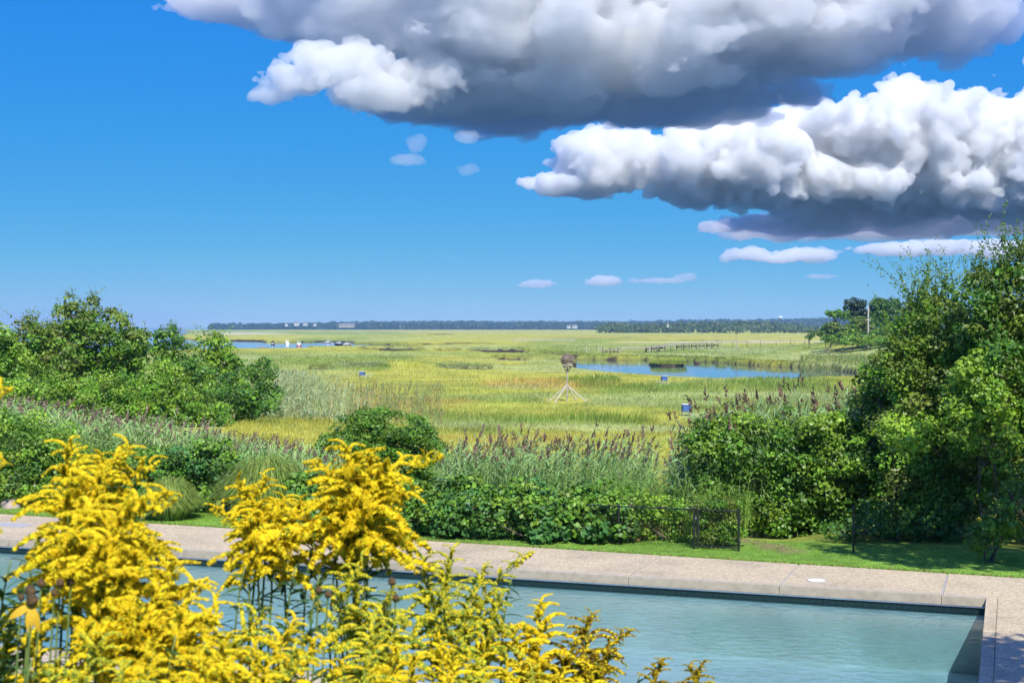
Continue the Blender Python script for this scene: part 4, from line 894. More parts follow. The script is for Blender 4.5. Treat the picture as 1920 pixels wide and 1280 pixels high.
def cruiser(px, py, rz, label, hm, ln, bm, cab):
    b_ = boat(px, py, rz, label); hull(ln, bm, .75, hm, b_)
    c = MB(); c.box((0, .3, 1.15), (bm * .66, ln * .3, .75)); c.build('cabin', M['white'], b_)
    for s_ in (-1, 1): MB().box((s_ * bm * .33, .3, 1.3), (.02, ln * .2, .3)).build('window', M['glass'], b_)
    MB().box((0, .3 + ln * .15, 1.3), (bm * .55, .02, .34)).build('windscreen', M['glass'], b_)
    for sx in (-1, 1):
        for sy in (-.12, .32): MB().bar((sx * bm * .32, sy * ln * .6, 1.4), (sx * bm * .32, sy * ln * .6, cab), .07).build('roof_post', M['white'], b_)
    MB().box((0, .25, cab), (bm * .82, ln * .38, .1)).build('roof', M['white'], b_)
    MB().box((0, -ln * .5 - .18, .6), (.45, .35, 1.0)).build('outboard_motor', M['white'], b_); return b_
cruiser(538, 644.5, .25, 'white motor boat with an open hard-top frame', M['white'], 5.6, 2.5, 2.5)
cruiser(560.5, 649, .15, 'red-hulled motor boat with a white cabin', M['red'], 5.4, 2.5, 2.15)
def sailboat(px, py, rz, label, hm, ln, bm, mast):
    b_ = boat(px, py, rz, label, 'sailboat'); hull(ln, bm, .6, hm, b_); MB().tube([(0, .5, .5), (0, .5, mast)], [.09, .05], 6).build('mast', M['palewood'], b_)
    MB().tube([(0, .45, 1.3), (0, -ln * .42, 1.35)], .1, 6).build('boom', M['white'], b_); c = MB(); c.box((0, .2, .85), (bm * .5, ln * .25, .4)); c.build('cabin', M['white'], b_)
sailboat(615, 643.5, 1.2, 'white sailboat with a bare mast, dark at the waterline', M['white'], 5, 2.0, 5.8)
sailboat(651, 647.5, 1.35, 'low cream sailboat with a thin bare mast near the marsh bank', M['palewood'], 4.6, 1.9, 6.6)
b_ = boat(625.5, 643.2, 1.4, 'low white dinghy between the two sailboats'); hull(3.4, 1.4, .38, M['white'], b_); MB().box((0, 0, .36), (1.1, .3, .08)).build('thwart', M['wood'], b_)
cruiser(636.5, 646.5, 1.3, 'cream day boat with a small cuddy cabin between the masts', M['navy'], 5.2, 2.2, 1.8)
p = G(492, 651.5, WZ); b_ = empty('swim_float', (p[0], p[1], WZ), 'flat pale wooden float at the near shore of the inlet', 'float'); MB().box((0, 0, .2), (4.2, 2.4, .18)).build('deck', M['palewood'], b_)
for s_ in (-1, 1): MB().tube([(-2, s_ * .8, .0), (2, s_ * .8, .0)], .22, 8).build('pontoon', M['navy'], b_)

# ------------------------------------------------------------------ far shore
def hillmesh(name, prof, d0, d1, mat, n=180):
    us = np.linspace(prof[0][0], prof[-1][0], n); hs_ = np.interp(us, [p[0] for p in prof], [p[1] for p in prof]); V = []; R_ = 7
    for i, (u_, py) in enumerate(zip(us, hs_)):
        for j in range(R_):
            f = j / (R_ - 1); d = d0 + (d1 - d0) * f; x = (u_ - 960) / F * d; ztop = max(WZ + .5, D(u_, py, d1)[2] - 9)
            V.append((x, d, -3.2 + (ztop + 3.2) * float(sm(np.array(f * 1.1)))))
    Fl = [(i * R_ + j, (i + 1) * R_ + j, (i + 1) * R_ + j + 1, i * R_ + j + 1) for i in range(n - 1) for j in range(R_ - 1)]
    b = MB(); b.add(V, Fl); return b.build(name, mat, kind='structure', smooth=True), us, hs_
M['hill'] = plain('far_ground', (.06, .085, .03), .95, .4, .01)
farprof = [(395, 613.2), (430, 610.5), (480, 608), (560, 607.5), (620, 604), (700, 602.5), (800, 602), (900, 602.5), (1000, 602.5), (1100, 603), (1200, 602), (1300, 600), (1400, 599), (1480, 598), (1560, 596), (1650, 596), (1800, 597), (2100, 598), (2400, 599)]
hillmesh('far_hills', farprof, 4300, 5200, M['hill'])
midprof = [(1120, 606), (1145, 602.5), (1200, 605), (1260, 604), (1320, 602), (1380, 601), (1430, 601), (1480, 604), (1520, 609), (1560, 611), (1700, 607), (1900, 604), (2300, 602)]
def wood(name, label, prof, dlist, rad, seed, step, palette, zbase, us0=None):
    """a far-off wood that reads as one mass: leaf-clump crowns"""
    rng = np.random.default_rng(seed); PP = []; NN = []; CC = []; SS = []
    for d, drop in dlist:
        k = d / F; u_ = prof[0][0]
        while u_ < prof[-1][0]:
            u_ += step * rng.uniform(.6, 1.4); py = np.interp(u_, [p[0] for p in prof], [p[1] for p in prof]); r = rad * rng.uniform(.7, 1.35)
            zt = D(u_, py, d)[2] - drop * rng.uniform(.7, 1.3); zt = zt + rng.normal() * rad * .12; x = (u_ - 960) / F * d
            c = np.array([x, d + rng.uniform(-20, 20), max(zbase + r * .5, zt - r * .8)]); m = 30
            dd = nrm(rng.normal(size=(m, 3)) + np.array([0, -.3, .3])); lum = rng.uniform(.8, 1.1, (m, 1))
            PP.append(c + dd * r * lum * np.array([1.1, 1, .85])); NN.append(nrm(dd + rng.normal(size=(m, 3)) * .35)); CC.append(np.tile(np.array(palette[rng.integers(len(palette))]) * rng.uniform(.8, 1.25), (m, 1)) * rng.uniform(.8, 1.2, (m, 1))); SS.append(r * rng.uniform(.45, .8, m))
    V, Q, C = leafquads(np.concatenate(PP), np.concatenate(NN), np.concatenate(SS), np.concatenate(CC), rng, .5, .1)
    return link(name, mesh(name, V, Q, M['leaf'], C), kind='stuff', label=label, cat='woods')
wood('far_woods', 'dark blue wooded shore along the horizon', farprof, ((4320, 20), (4500, 13), (4750, 6), (5100, 0)), 11, 91, 4.2, [(.03, .05, .02), (.025, .045, .02)], -1)
wood('middle_woods', 'rounded green wood in front of the far blue shore', midprof, ((1950, 8.5), (2020, 5), (2100, 1.5)), 4.6, 92, 4.4, [(.085, .13, .035), (.07, .11, .035), (.10, .14, .04)], -1.6)
def house(px, py, d, wd, label, rz=.3, wall='house', dp=None, h=5.5):
    p = D(px, py, d); dp = dp or wd * .7; r_ = empty('far_house', (p[0], p[1], p[2]), label, 'house', 'houses on the far shore', rz)
    MB().box((0, 0, h / 2 - 1), (wd, dp, h + 2)).build('wall', M[wall], r_)
    b = MB(); b.add([(-wd / 2 - .3, -dp / 2 - .3, h), (wd / 2 + .3, -dp / 2 - .3, h), (wd / 2 + .3, dp / 2 + .3, h), (-wd / 2 - .3, dp / 2 + .3, h), (-wd / 2 - .3, 0, h + dp * .45), (wd / 2 + .3, 0, h + dp * .45)],
          [(0, 1, 5, 4), (2, 3, 4, 5), (1, 2, 5), (3, 0, 4), (3, 2, 1, 0)]); b.build('roof', M['roof'], r_)
    MB().box((wd * .2, 0, h + dp * .45), (wd * .08, wd * .08, 2.2)).build('chimney', M['rock'], r_)
    for j in range(3): MB().box((-wd * .3 + j * wd * .3, -dp / 2 - .02, h * .55), (wd * .1, .08, h * .28)).build('window', M['glass'], r_)
house(556, 609.5, 4280, 15, 'white house in the middle of the cluster on the far wooded shore', .2, h=6)
house(573, 609.5, 4280, 13, 'white house at the landward end of the far cluster', -.3, h=5)
house(590, 610, 4280, 9, 'small white house standing apart on the far shore', .5, h=4)
house(537, 610.5, 4285, 9, 'little pale house at the seaward end of the far shore cluster', .1, h=4)
house(650, 612.5, 4270, 46, 'long low grey building below the far wooded shore', .05, wall='wood', dp=14, h=4)
house(1066, 614.2, 4200, 11, 'white gabled house at the edge of the far marsh', .4, h=4.5)
house(1078, 614.2, 4210, 14, 'second white gabled house at the edge of the far marsh, beside a taller tree', -.2, h=5)
house(1252, 610.5, 1935, 2.6, 'small white house half hidden in the middle wood', .3, h=1.8)
p = D(1463, 602, 5300); r_ = empty('water_tower', (p[0], p[1], p[2] - 4), 'tiny white water tower rising over the far woods', 'water tower')
MB().lathe([(3.4, 0), (2.6, 6), (2.6, 10), (4, 12)], n=14).build('stem', M['white'], r_, smooth=True); MB().lathe([(4, 12), (8.2, 14), (9, 17), (8.4, 20), (5, 22.4), (.8, 23.2)], n=18).build('tank', M['white'], r_, smooth=True)
# ------------------------------------------------------------------ goldenrod on the bank
def floret_arrays(P, N, r, rng, col):
    """two nested little star cups per flower head"""
    n = len(P); a = nrm(np.cross(N, rng.normal(size=(n, 3)))); b = np.cross(N, a); Vs = []; Ts = []; Cs = []; c0 = 0
    m = 6
    V = [P + N * r[:, None] * .6] + [P + (a * math.cos(2 * np.pi * k / m) + b * math.sin(2 * np.pi * k / m)) * (r * (.95 if k % 2 else .75))[:, None] for k in range(m)]      # domed head
    V = np.stack(V, 1).reshape(-1, 3); base = np.arange(n)[:, None] * (m + 1)
    Vs.append(V); Ts.append(np.concatenate([base + [0, 1 + k, 1 + (k + 1) % m] for k in range(m)], 1).reshape(-1, 3)); c0 += len(V); Cs.append(np.repeat(col, m + 1, 0))
    m = 5; V = []                                            # ray florets fringing it
    for k in range(m):
        q = 2 * np.pi * k / m + .4; e1 = a * math.cos(q) + b * math.sin(q); e2 = a * math.cos(q + .45) + b * math.sin(q + .45); e3 = a * math.cos(q - .45) + b * math.sin(q - .45)
        V += [P + e2 * (r * .7)[:, None], P + e1 * (r * 1.45)[:, None] + N * (r * .3)[:, None], P + e3 * (r * .7)[:, None]]
    V = np.stack(V, 1).reshape(-1, 3); Vs.append(V); Ts.append(np.arange(len(V)).reshape(-1, 3) + c0); Cs.append(np.repeat(col * 1.05, 3 * m, 0))
    return np.concatenate(Vs), np.concatenate(Ts), np.concatenate(Cs)
YC = np.array((.95, .80, .03)); GC = np.array((.19, .26, .03))
def flower_branch(seed, browned=0.0, fresh=0.0, nf=125):
    """arching side branch along +x, unit length, heads crowded on its upper side"""
    rng = np.random.default_rng(seed); arch = rng.uniform(.32, .6); droop = rng.uniform(.5, 1.0)
    def cv(f): return np.stack([f * (1 - .12 * f), .06 * np.sin(f * 5 + seed) * f, arch * f * 1.5 - (arch * 1.15 + droop * .55) * f ** 2.2], -1)
    f = .1 + .9 * rng.random(nf) ** .85; p = cv(f); side = rng.normal(size=(nf, 3)) * np.array([.03, .085, .03]) * (1.15 - .75 * f)[:, None]
    ang = rng.normal(size=nf) * 1.15; up = np.stack([rng.normal(size=nf) * .3 + .1, np.sin(ang), np.cos(ang) * .9 + .25], 1); N = nrm(up)
    P = p + N * (.062 * (1.2 - .75 * f) * rng.uniform(.7, 1.2, nf))[:, None]; r = rng.uniform(.032, .05, nf) * (1.1 - .35 * f)
    col = YC * rng.uniform(.88, 1.05, (nf, 1)); col[:, 1] *= rng.uniform(.9, 1.08, nf)
    bm = rng.random(nf) < browned; col[bm] = np.array((.30, .17, .02)) * rng.uniform(.6, 1.3, (bm.sum(), 1))
    gm = rng.random(nf) < .09 + fresh; col[gm] = GC * (1.2 + fresh * 2)
    if fresh: col = col * np.array((.93, 1.0, 1.6))
    V, T, C = floret_arrays(P, N, r, rng, col)
    st_ = MB(); ff = np.linspace(0, 1, 7); st_.tube(cv(ff), np.linspace(.016, .006, 7), 4)
    for q, pp in zip(f[::4], P[::4]): st_.tube([cv(np.array([max(0, q - .03)]))[0], pp], [.006, .005], 3, cap=False)
    SV = np.array(st_.V); SF = np.array([x for x in st_.F if len(x) == 4 ]); n0 = len(V)
    return mesh('flower_branch', np.concatenate([V, SV]), [T, SF + n0], M['floret'], np.concatenate([C, np.tile(GC, (len(SV), 1))]))
BR = [flower_branch(100 + i) for i in range(8)]; BRB = [flower_branch(140 + i, .62) for i in range(5)]; BRF = [flower_branch(150 + i, 0, .25) for i in range(5)]
def tipmesh(seed, browned=0.0):
    rng = np.random.default_rng(seed); nf = 34; f = rng.random(nf); a = rng.uniform(0, 2 * np.pi, nf)
    N = nrm(np.stack([np.cos(a), np.sin(a), rng.uniform(.2, 1.0, nf)], 1)); P = np.stack([np.cos(a) * .1 * (1 - f * .8), np.sin(a) * .1 * (1 - f * .8), f], 1)
    col = YC * rng.uniform(.8, 1.12, (nf, 1)); bm = rng.random(nf) < browned; col[bm] = np.array((.28, .17, .02))
    V, T, C = floret_arrays(P, N, rng.uniform(.045, .065, nf), rng, col); return mesh('flower_plume', V, T, M['floret'], C)
TIP = [tipmesh(180 + i) for i in range(3)]; TIPB = [tipmesh(190, .6)]
def leafmesh(seed, col):
    """lance leaf along +x with a folded midrib, curling down"""
    rng = np.random.default_rng(seed); n = 7; V = []; curl = rng.uniform(.15, .5)
    for i in range(n):
        f = i / (n - 1); wd = .105 * math.sin(math.pi * min(1, f * 1.02 + .04)) ** .8 + .004; z = .18 * f - curl * f * f; y0 = .03 * math.sin(f * 4 + seed)
        V += [(f, y0 - wd, z + .03), (f, y0, z), (f, y0 + wd, z + .03)]
    Q = [(3 * i + k, 3 * i + 3 + k, 3 * i + 4 + k, 3 * i + 1 + k) for i in range(n - 1) for k in range(2)]
    return mesh('leaf', np.array(V), np.array(Q), M['glossy_leaf'], np.tile(np.array(col), (len(V), 1)) * np.repeat(rng.uniform(.9, 1.1, (n, 1)), 3, 0), smooth=True)
LF = [leafmesh(200 + i, c) for i, c in enumerate([(.05, .115, .022), (.07, .145, .028), (.055, .125, .035), (.09, .16, .03), (.045, .10, .025)])]
GSTEM = plain('goldenrod_stem', (.15, .21, .05), .6, .25, 30)
def quat_x(dirv, roll=0.0):
    return Vector((1, 0, 0)).rotation_difference(Vector(dirv)) @ Quaternion((1, 0, 0), roll)
def upright_x(dirv, roll=0.0):
    """rotation taking +x to dirv and keeping +z as high as it can be"""
    x = Vector(dirv).normalized(); y = Vector((0, 0, 1)).cross(x); y = y.normalized() if y.length > 1e-4 else Vector((0, 1, 0)); z = x.cross(y)
    return Matrix((x, y, z)).transposed().to_quaternion() @ Quaternion((1, 0, 0), roll)
NG = 0
GOLD_GROUP = 'goldenrod in flower on the bank above the pool'
def goldenrod(px, py, d, pl, label, wid=.42, nod=(.25, 0), nb=26, brown=False, seed=1, nleaf=24, leafsz=.085, bare=False, lean=(0, 0), fresh=False):
    """tip seen at px,py when d metres off; pl plume length (m); wid branch length / plume length; nod sideways droop of the plume axis"""
    global NG; NG += 1; nb = int(nb * .95); pl *= 1.12
    rng = np.random.default_rng(1000 + seed * 13 + NG); tip = D(px, py, d)
    bx, by = tip[0] - nod[0] * pl + lean[0], d - nod[1] * pl + lean[1]; bz = H(bx, by) - .03; base = np.array([bx, by, bz])
    root = empty('goldenrod', base, label, 'goldenrod', GOLD_GROUP)
    t3 = tip - base; pb_ = t3 - np.array([nod[0], nod[1], 0]) * pl - np.array([0, 0, pl * (1 - .35 * abs(nod[0]))])
    def ax(f):        # plume axis, f 0..1
        f = np.asarray(f)[..., None]; return pb_ + (t3 - pb_) * f * np.array([1, 1, 0]) * f + np.array([0, 0, 1]) * ((t3 - pb_)[2] * (f * (1.25) - .25 * f * f))
    f = np.linspace(0, 1, 6)[:, None]; lower = pb_ * f + np.array([0, 0, 0]) + np.array([rng.normal() * .03, rng.normal() * .03, 0]) * np.sin(f * np.pi)
    pts = np.concatenate([lower, ax(np.linspace(.12, 1, 7))]); b = MB(); b.tube(pts, np.linspace(.0034, .0014, len(pts)), 6); b.build('stem', GSTEM, root, smooth=True)
    mats = BRB if brown else BRF if fresh else BR
    if not bare:
        pm = link('flower_plume', (TIPB if brown else TIP)[rng.integers(1 if brown else 3)], root); q = ax(np.array([.8]))[0]; e = ax(np.array([1.0]))[0]; v = Vector(e - q)
        pm.location = Vector(q); pm.rotation_mode = 'QUATERNION'; pm.rotation_quaternion = Vector((0, 0, 1)).rotation_difference(v); sc_ = v.length * 1.05; pm.scale = (sc_ * 1.3, sc_ * 1.3, sc_)
        inv = Matrix.LocRotScale(pm.location, pm.rotation_quaternion, pm.scale).inverted()
        a = rng.uniform(0, 6.28)
        for k in range(nb):
            f = (k + rng.uniform(0, .7)) / nb; q = ax(np.array([f * .96]))[0]; a += 2.4 + rng.normal() * .35
            el = .3 + .6 * f + rng.normal() * .18; ln = pl * wid * 1.6 * (1.0 - .7 * f) * rng.uniform(.75, 1.25)
            dv = np.array([math.cos(a) * math.cos(el) + nod[0] * .5, math.sin(a) * math.cos(el) + nod[1] * .5, math.sin(el)])
            o = link('flower_branch', mats[rng.integers(len(mats))], pm); o.rotation_mode = 'QUATERNION'
            mw = Matrix.LocRotScale(Vector(q), upright_x(dv, rng.normal() * .2), Vector((ln, max(ln, .045), ln)))
            o.matrix_parent_inverse = inv; o.matrix_basis = mw
    L0 = np.linalg.norm(pb_); lo_ = max(.12, 1 - .75 / L0)
    a = rng.uniform(0, 6.28)
    for k in range(nleaf):
        f = lo_ + ((1.9 if bare else 1.02) - lo_) * (k + rng.random()) / nleaf; q = pb_ * f if f < 1 else ax(np.array([f - 1]))[0]; a += 2.4 + rng.normal() * .3; el = rng.uniform(-.25, .75)
        o = link('leaf', LF[rng.integers(len(LF))], root, q); o.rotation_mode = 'QUATERNION'
        o.rotation_quaternion = upright_x((math.cos(a) * math.cos(el), math.sin(a) * math.cos(el), math.sin(el)), rng.normal() * .3); s_ = leafsz * rng.uniform(.6, 1.25) * (1.15 - .4 * min(1.4, max(0, (f - lo_) / (1 - lo_)))); o.scale = (s_, s_, s_)
    return root
gA = 'tall goldenrod with one upright spire-shaped plume against the hedge'
gB = 'goldenrod with heavy full yellow plumes massed over the pool edge'
gB1 = 'goldenrod with a full plume in the tall clump around the upright spire'; gB2 = 'goldenrod with a full plume in the clump before the big grass mound'
gC = 'goldenrod with a plume arching out sideways above the deck'
gD = 'goldenrod with fresh greenish-yellow plumes before the pool water'
gE = 'goldenrod gone brown and olive beside the open pool water'
gF = 'goldenrod low on the bank, part of the dense yellow carpet'
gF1 = 'goldenrod low on the bank below the coneflower seed heads'; gF2 = 'goldenrod low on the bank below the browned plumes'; gG1 = 'leafy goldenrod stem without flowers beside the coneflower seed heads'; gG2 = 'leafy goldenrod stem without flowers next to the browned plumes'
gG = 'goldenrod not yet in bloom, leafy green stem before the blue water'
# the tall plumes on the left
goldenrod(132, 828, 2.6, .22, gA, .34, (.05, 0), 30, seed=1)
goldenrod(245, 845, 2.65, .19, 'goldenrod plume leaning over beside the tall upright spire', .42, (.35, .1), 22, seed=2)
goldenrod(298, 866, 2.7, .19, 'slim goldenrod plume hooked over in front of the smaller grass mound', .36, (.55, .1), 20, seed=3)
goldenrod(200, 872, 2.55, .20, gB1, .42, (.15, 0), 28, seed=4)
for i, (px, py, d, pl, nx) in enumerate([(120, 930, 2.5, .19, -.1), (190, 950, 2.45, .20, .2), (255, 965, 2.45, .19, .3), (330, 935, 2.4, .17, .65), (215, 1010, 2.35, .19, .1), (300, 1030, 2.35, .19, .35),
                                        (330, 1075, 2.3, .19, .3), (390, 1095, 2.35, .18, .5), (340, 1140, 2.25, .17, 0), (415, 1150, 2.3, .17, .5)]):
    goldenrod(px, py, d, pl, gB1 if py < 1000 else gB, .46, (nx, .1), 28, seed=10 + i, nleaf=16)
gC2 = ['goldenrod plume reaching highest in front of the single round bush', 'goldenrod plume hooked towards the big grass mound', 'full goldenrod plume overlapping the foot of the round bush', 'goldenrod plume stretched farthest sideways past the round bush',
       'drooping goldenrod plume hanging over the vine hedge', 'broad goldenrod plume at the heart of the clump before the round bush', 'small goldenrod plume between the big grass mound and the round bush', 'goldenrod plume bowed low over the lawn strip and vine hedge']
# middle plants
for i, (px, py, d, pl, nx, w_) in enumerate([(500, 892, 3.0, .16, .1, .34), (440, 908, 3.0, .17, -.35, .42), (395, 955, 2.95, .15, -.6, .4), (530, 935, 3.0, .18, .1, .42), (470, 965, 2.95, .15, 0, .45), (570, 940, 3.05, .17, .2, .42)]):
    goldenrod(px, py, d, pl, gC if i in (0, 2) else gB2, w_, (nx, .1), 24, seed=30 + i)
for i, (px, py, d, pl, nx, w_) in enumerate([(648, 838, 3.05, .22, -.12, .42), (570, 866, 3.1, .17, -.6, .36), (700, 862, 3.05, .21, .15, .46), (828, 855, 3.1, .22, .95, .32), (745, 885, 3.0, .22, .4, .48), (690, 905, 3.0, .18, 0, .5), (620, 890, 3.05, .17, -.2, .42), (790, 920, 3.0, .18, .7, .42)]):
    goldenrod(px, py, d, pl, gC2[i], w_, (nx, .1), 28, seed=40 + i, nleaf=20)
# greenish plumes over the water
for i, (px, py, d, pl, nx, w_) in enumerate([(690, 1048, 2.9, .19, .3, .36), (650, 1080, 2.9, .16, -.2, .4), (790, 1040, 3.0, .18, -.1, .36), (850, 1028, 3.0, .19, .1, .38), (1000, 1036, 3.1, .20, .55, .26), (910, 1070, 3.05, .18, .2, .4), (740, 1110, 2.85, .18, .2, .42), (830, 1090, 2.95, .18, 0, .42), (945, 1110, 3.05, .17, .2, .42),
                                            (770, 1165, 2.8, .16, .45, .42), (700, 1170, 2.75, .16, 0, .45), (870, 1160, 2.95, .17, .1, .42)]):
    goldenrod(px, py, d, pl, gD, w_ * .9, (nx, .1), 24, seed=60 + i, nleaf=22, fresh=True)
# brown-olive plumes on the right
for i, (px, py, d, pl, nx, w_) in enumerate([(1110, 1150, 3.2, .18, .1, .36), (1185, 1180, 3.25, .17, .5, .34), (1020, 1130, 3.15, .18, .1, .42), (960, 1180, 3.1, .17, -.1, .45), (1080, 1205, 3.15, .16, .2, .45), (1150, 1225, 3.2, .15, .3, .4), (1010, 1220, 3.1, .15, 0, .45), (1245, 1235, 3.3, .15, .2, .36), (1320, 1240, 3.35, .15, .2, .3), (1290, 1248, 3.3, .14, -.2, .36)]):
    goldenrod(px, py, d, pl, gE, w_, (nx, .1), 26, brown=(i not in (2, 3, 6) and True), seed=80 + i, nleaf=20)
# dense carpet along the bottom
for i, (px, py, d, pl, nx) in enumerate([(30, 1150, 2.5, .15, .1), (70, 1195, 2.45, .14, 0), (150, 1190, 2.2, .14, -.3), (200, 1195, 2.15, .15, .2), (290, 1215, 2.1, .14, .1), (430, 1200, 2.2, .16, .2), (500, 1150, 2.35, .16, .4), (480, 1210, 2.2, .15, 0), (560, 1165, 2.4, .16, .3), (560, 1225, 2.25, .15, .2), (620, 1200, 2.4, .16, .5),
                                         (640, 1240, 2.35, .14, .1), (700, 1230, 2.5, .14, .2), (780, 1230, 2.6, .14, .1), (850, 1225, 2.75, .15, .1), (900, 1245, 2.85, .14, .2), (380, 1230, 2.1, .14, 0), (950, 1250, 2.95, .13, 0), (110, 1240, 2.3, .13, .1), (1060, 1255, 3.0, .13, .2), (500, 1255, 2.1, .12, .1), (230, 1250, 2.05, .12, 0), (820, 1195, 2.9, .15, -.1), (920, 1200, 3.0, .15, .2), (1000, 1255, 3.0, .13, .1), (740, 1205, 2.7, .14, 0), (1110, 1250, 3.1, .13, .1)]):
    goldenrod(px, py, d, pl, gF1 if px < 320 else gF2 if px > 800 else gF, .42, (nx, .1), 20, seed=100 + i, nleaf=16, fresh=i % 3 == 0)
# slips at the very left edge
goldenrod(22, 728, 2.1, .13, 'goldenrod tip bending into view in front of the lime-topped bush', .42, (.7, 0), 16, seed=140, nleaf=6)
goldenrod(10, 868, 2.0, .10, 'small goldenrod tip just in front of the boulder bush', .42, (.6, 0), 12, seed=141, nleaf=6)
# leafy stems not in flower
for i, (px, py, d) in enumerate([(20, 1050, 2.4), (70, 1015, 2.5), (100, 1060, 2.45), (165, 1080, 2.6), (170, 1130, 2.5), (235, 1120, 2.5), (590, 1010, 3.0), (640, 1005, 3.0), (700, 1000, 2.95), (555, 1060, 2.8), (600, 1075, 2.75), (460, 1060, 2.8), (0, 1120, 2.3), (60, 1235, 2.1), (330, 1190, 2.2), (1200, 1262, 3.3), (960, 1080, 3.1)]):
    goldenrod(px, py, d, .22, gG1 if px < 260 else gG2 if px > 900 else gG, .3, (.1, 0), 0, seed=160 + i, nleaf=44, leafsz=.085 if i < 6 else .075, bare=True)
# coneflowers gone to seed
def coneflower(px, py, d, label, petals=0, dark=True, tiltx=0.0, cs=.011):
    cs *= .78
    tip = D(px, py, d); bx, by = tip[0] - .04, tip[1]; base = np.array([bx, by, H(bx, by) - .03]); r_ = empty('coneflower', base, label, 'coneflower', None); t3 = tip - base
    f = np.linspace(0, 1, 7)[:, None]; MB().tube(t3 * f + np.array([-.02, 0, 0]) * np.sin(f * np.pi), .0018, 5).build('stem', GSTEM, r_)
    c = MB().lathe([(.25 * cs, -.6 * cs), (.85 * cs, -.35 * cs), (1.0 * cs, .1 * cs), (.9 * cs, .7 * cs), (.6 * cs, 1.15 * cs), (.15 * cs, 1.4 * cs)], n=12).build('seed_cone', M['cone'], r_, smooth=True); c.location = Vector(t3); c.rotation_euler = (.2, tiltx, 0)
    for k in range(petals):
        dv = Vector(((-1, -.15, -.5), (.25, -.2, -1), (-.1, -.3, -1.1))[k]); b = MB(); n = 6
        for i in range(n):
            q = i / (n - 1); ww = .0062 * math.sin(math.pi * (q * .92 + .05)) + .0005; b.V += [(q * .042, -ww, -.3 * q * q * .042), (q * .042, ww, -.3 * q * q * .042)]
        b.n = 2 * n; b.F = [[2 * i, 2 * i + 1, 2 * i + 3, 2 * i + 2] for i in range(n - 1)]
        o = b.build('petal', M['petal'], r_); o.location = Vector(t3) + Vector((0, 0, -.004)); o.rotation_mode = 'QUATERNION'; xv = dv.normalized(); zv = Vector((.15 * (k - 1), -1, .25)); zv = (zv - xv * zv.dot(xv)).normalized(); o.rotation_quaternion = Matrix((xv, zv.cross(xv), zv)).transposed().to_quaternion()
coneflower(60, 1128, 2.15, 'coneflower with three drooping yellow petals left below its cone', 3, cs=.012)
coneflower(57, 1110, 2.2, 'brown coneflower head just above the one that still has petals', 0, cs=.011)
coneflower(40, 1121, 2.2, 'small dark coneflower seed head beside the petalled one', 0, cs=.007)
coneflower(77, 1096, 2.25, 'dark coneflower seed head highest above the petalled one', 0, cs=.009)
coneflower(113, 1095, 2.3, 'greenish coneflower head by the blue water next to a twin', 0, cs=.009)
coneflower(133, 1093, 2.3, 'brown coneflower head by the blue water next to a twin', 0, cs=.0075)
coneflower(102, 1113, 2.3, 'dark tilted coneflower head below the pair of heads by the blue water', 0, cs=.008)
coneflower(735, 1092, 2.8, 'blackish coneflower head among the greenish goldenrod', 0, cs=.0105)
coneflower(742, 1122, 2.8, 'brown coneflower head under the blackish one among greenish goldenrod', 0, cs=.009)
coneflower(598, 1108, 2.7, 'dark coneflower head among leafy stems in the middle of the bank', 0, cs=.009)
coneflower(615, 1116, 2.7, 'dark coneflower head paired with another among leafy stems mid bank', 0, cs=.009)
# undergrowth on the bank under the flowers
rg = np.random.default_rng(7); n = 16000
y = rg.uniform(1.6, 6.5, n); x = rg.uniform(-.5, .17, n) * y; zt = height(x, y)
P = np.stack([x, y, zt + rg.uniform(.02, .75, n) ** 1.0 * np.clip(1.3 - (y - 3.6) * .6, .2, 1)], 1)
lim = CZ - (1285 - 613 - 40 * (x > 0)) / F * y; k = P[:, 2] < lim - .02; P = P[k]; n = len(P)
V, Q, C = leafquads(P, nrm(rg.normal(size=(n, 3)) + np.array([0, -.3, .8])), rg.uniform(.04, .09, n), pal(G_DARK + G_MID, n, rg), rg, .2)
link('undergrowth', mesh('undergrowth', V, Q, M['leaf'], C), kind='stuff', label='tangle of green leaves on the bank beneath the goldenrod', cat='undergrowth')
# weeds over the rest of the bank down to the pool
n = 9000; s = rg.uniform(-34, 6, n); t = rg.uniform(13.4, 29, n); P = np.stack([P1[0] + E[0] * s + NV[0] * t, P1[1] + E[1] * s + NV[1] * t], 1); P = np.column_stack([P, height(P[:, 0], P[:, 1])])
V, T, C = blades(P, np.full(n, .28), .035, pal(G_MID, n, rg), rg, .8)
link('bank_weeds', mesh('bank_weeds', V, T, M['grass'], C), kind='stuff', label='rough grass on the slope between goldenrod and pool', cat='grass')
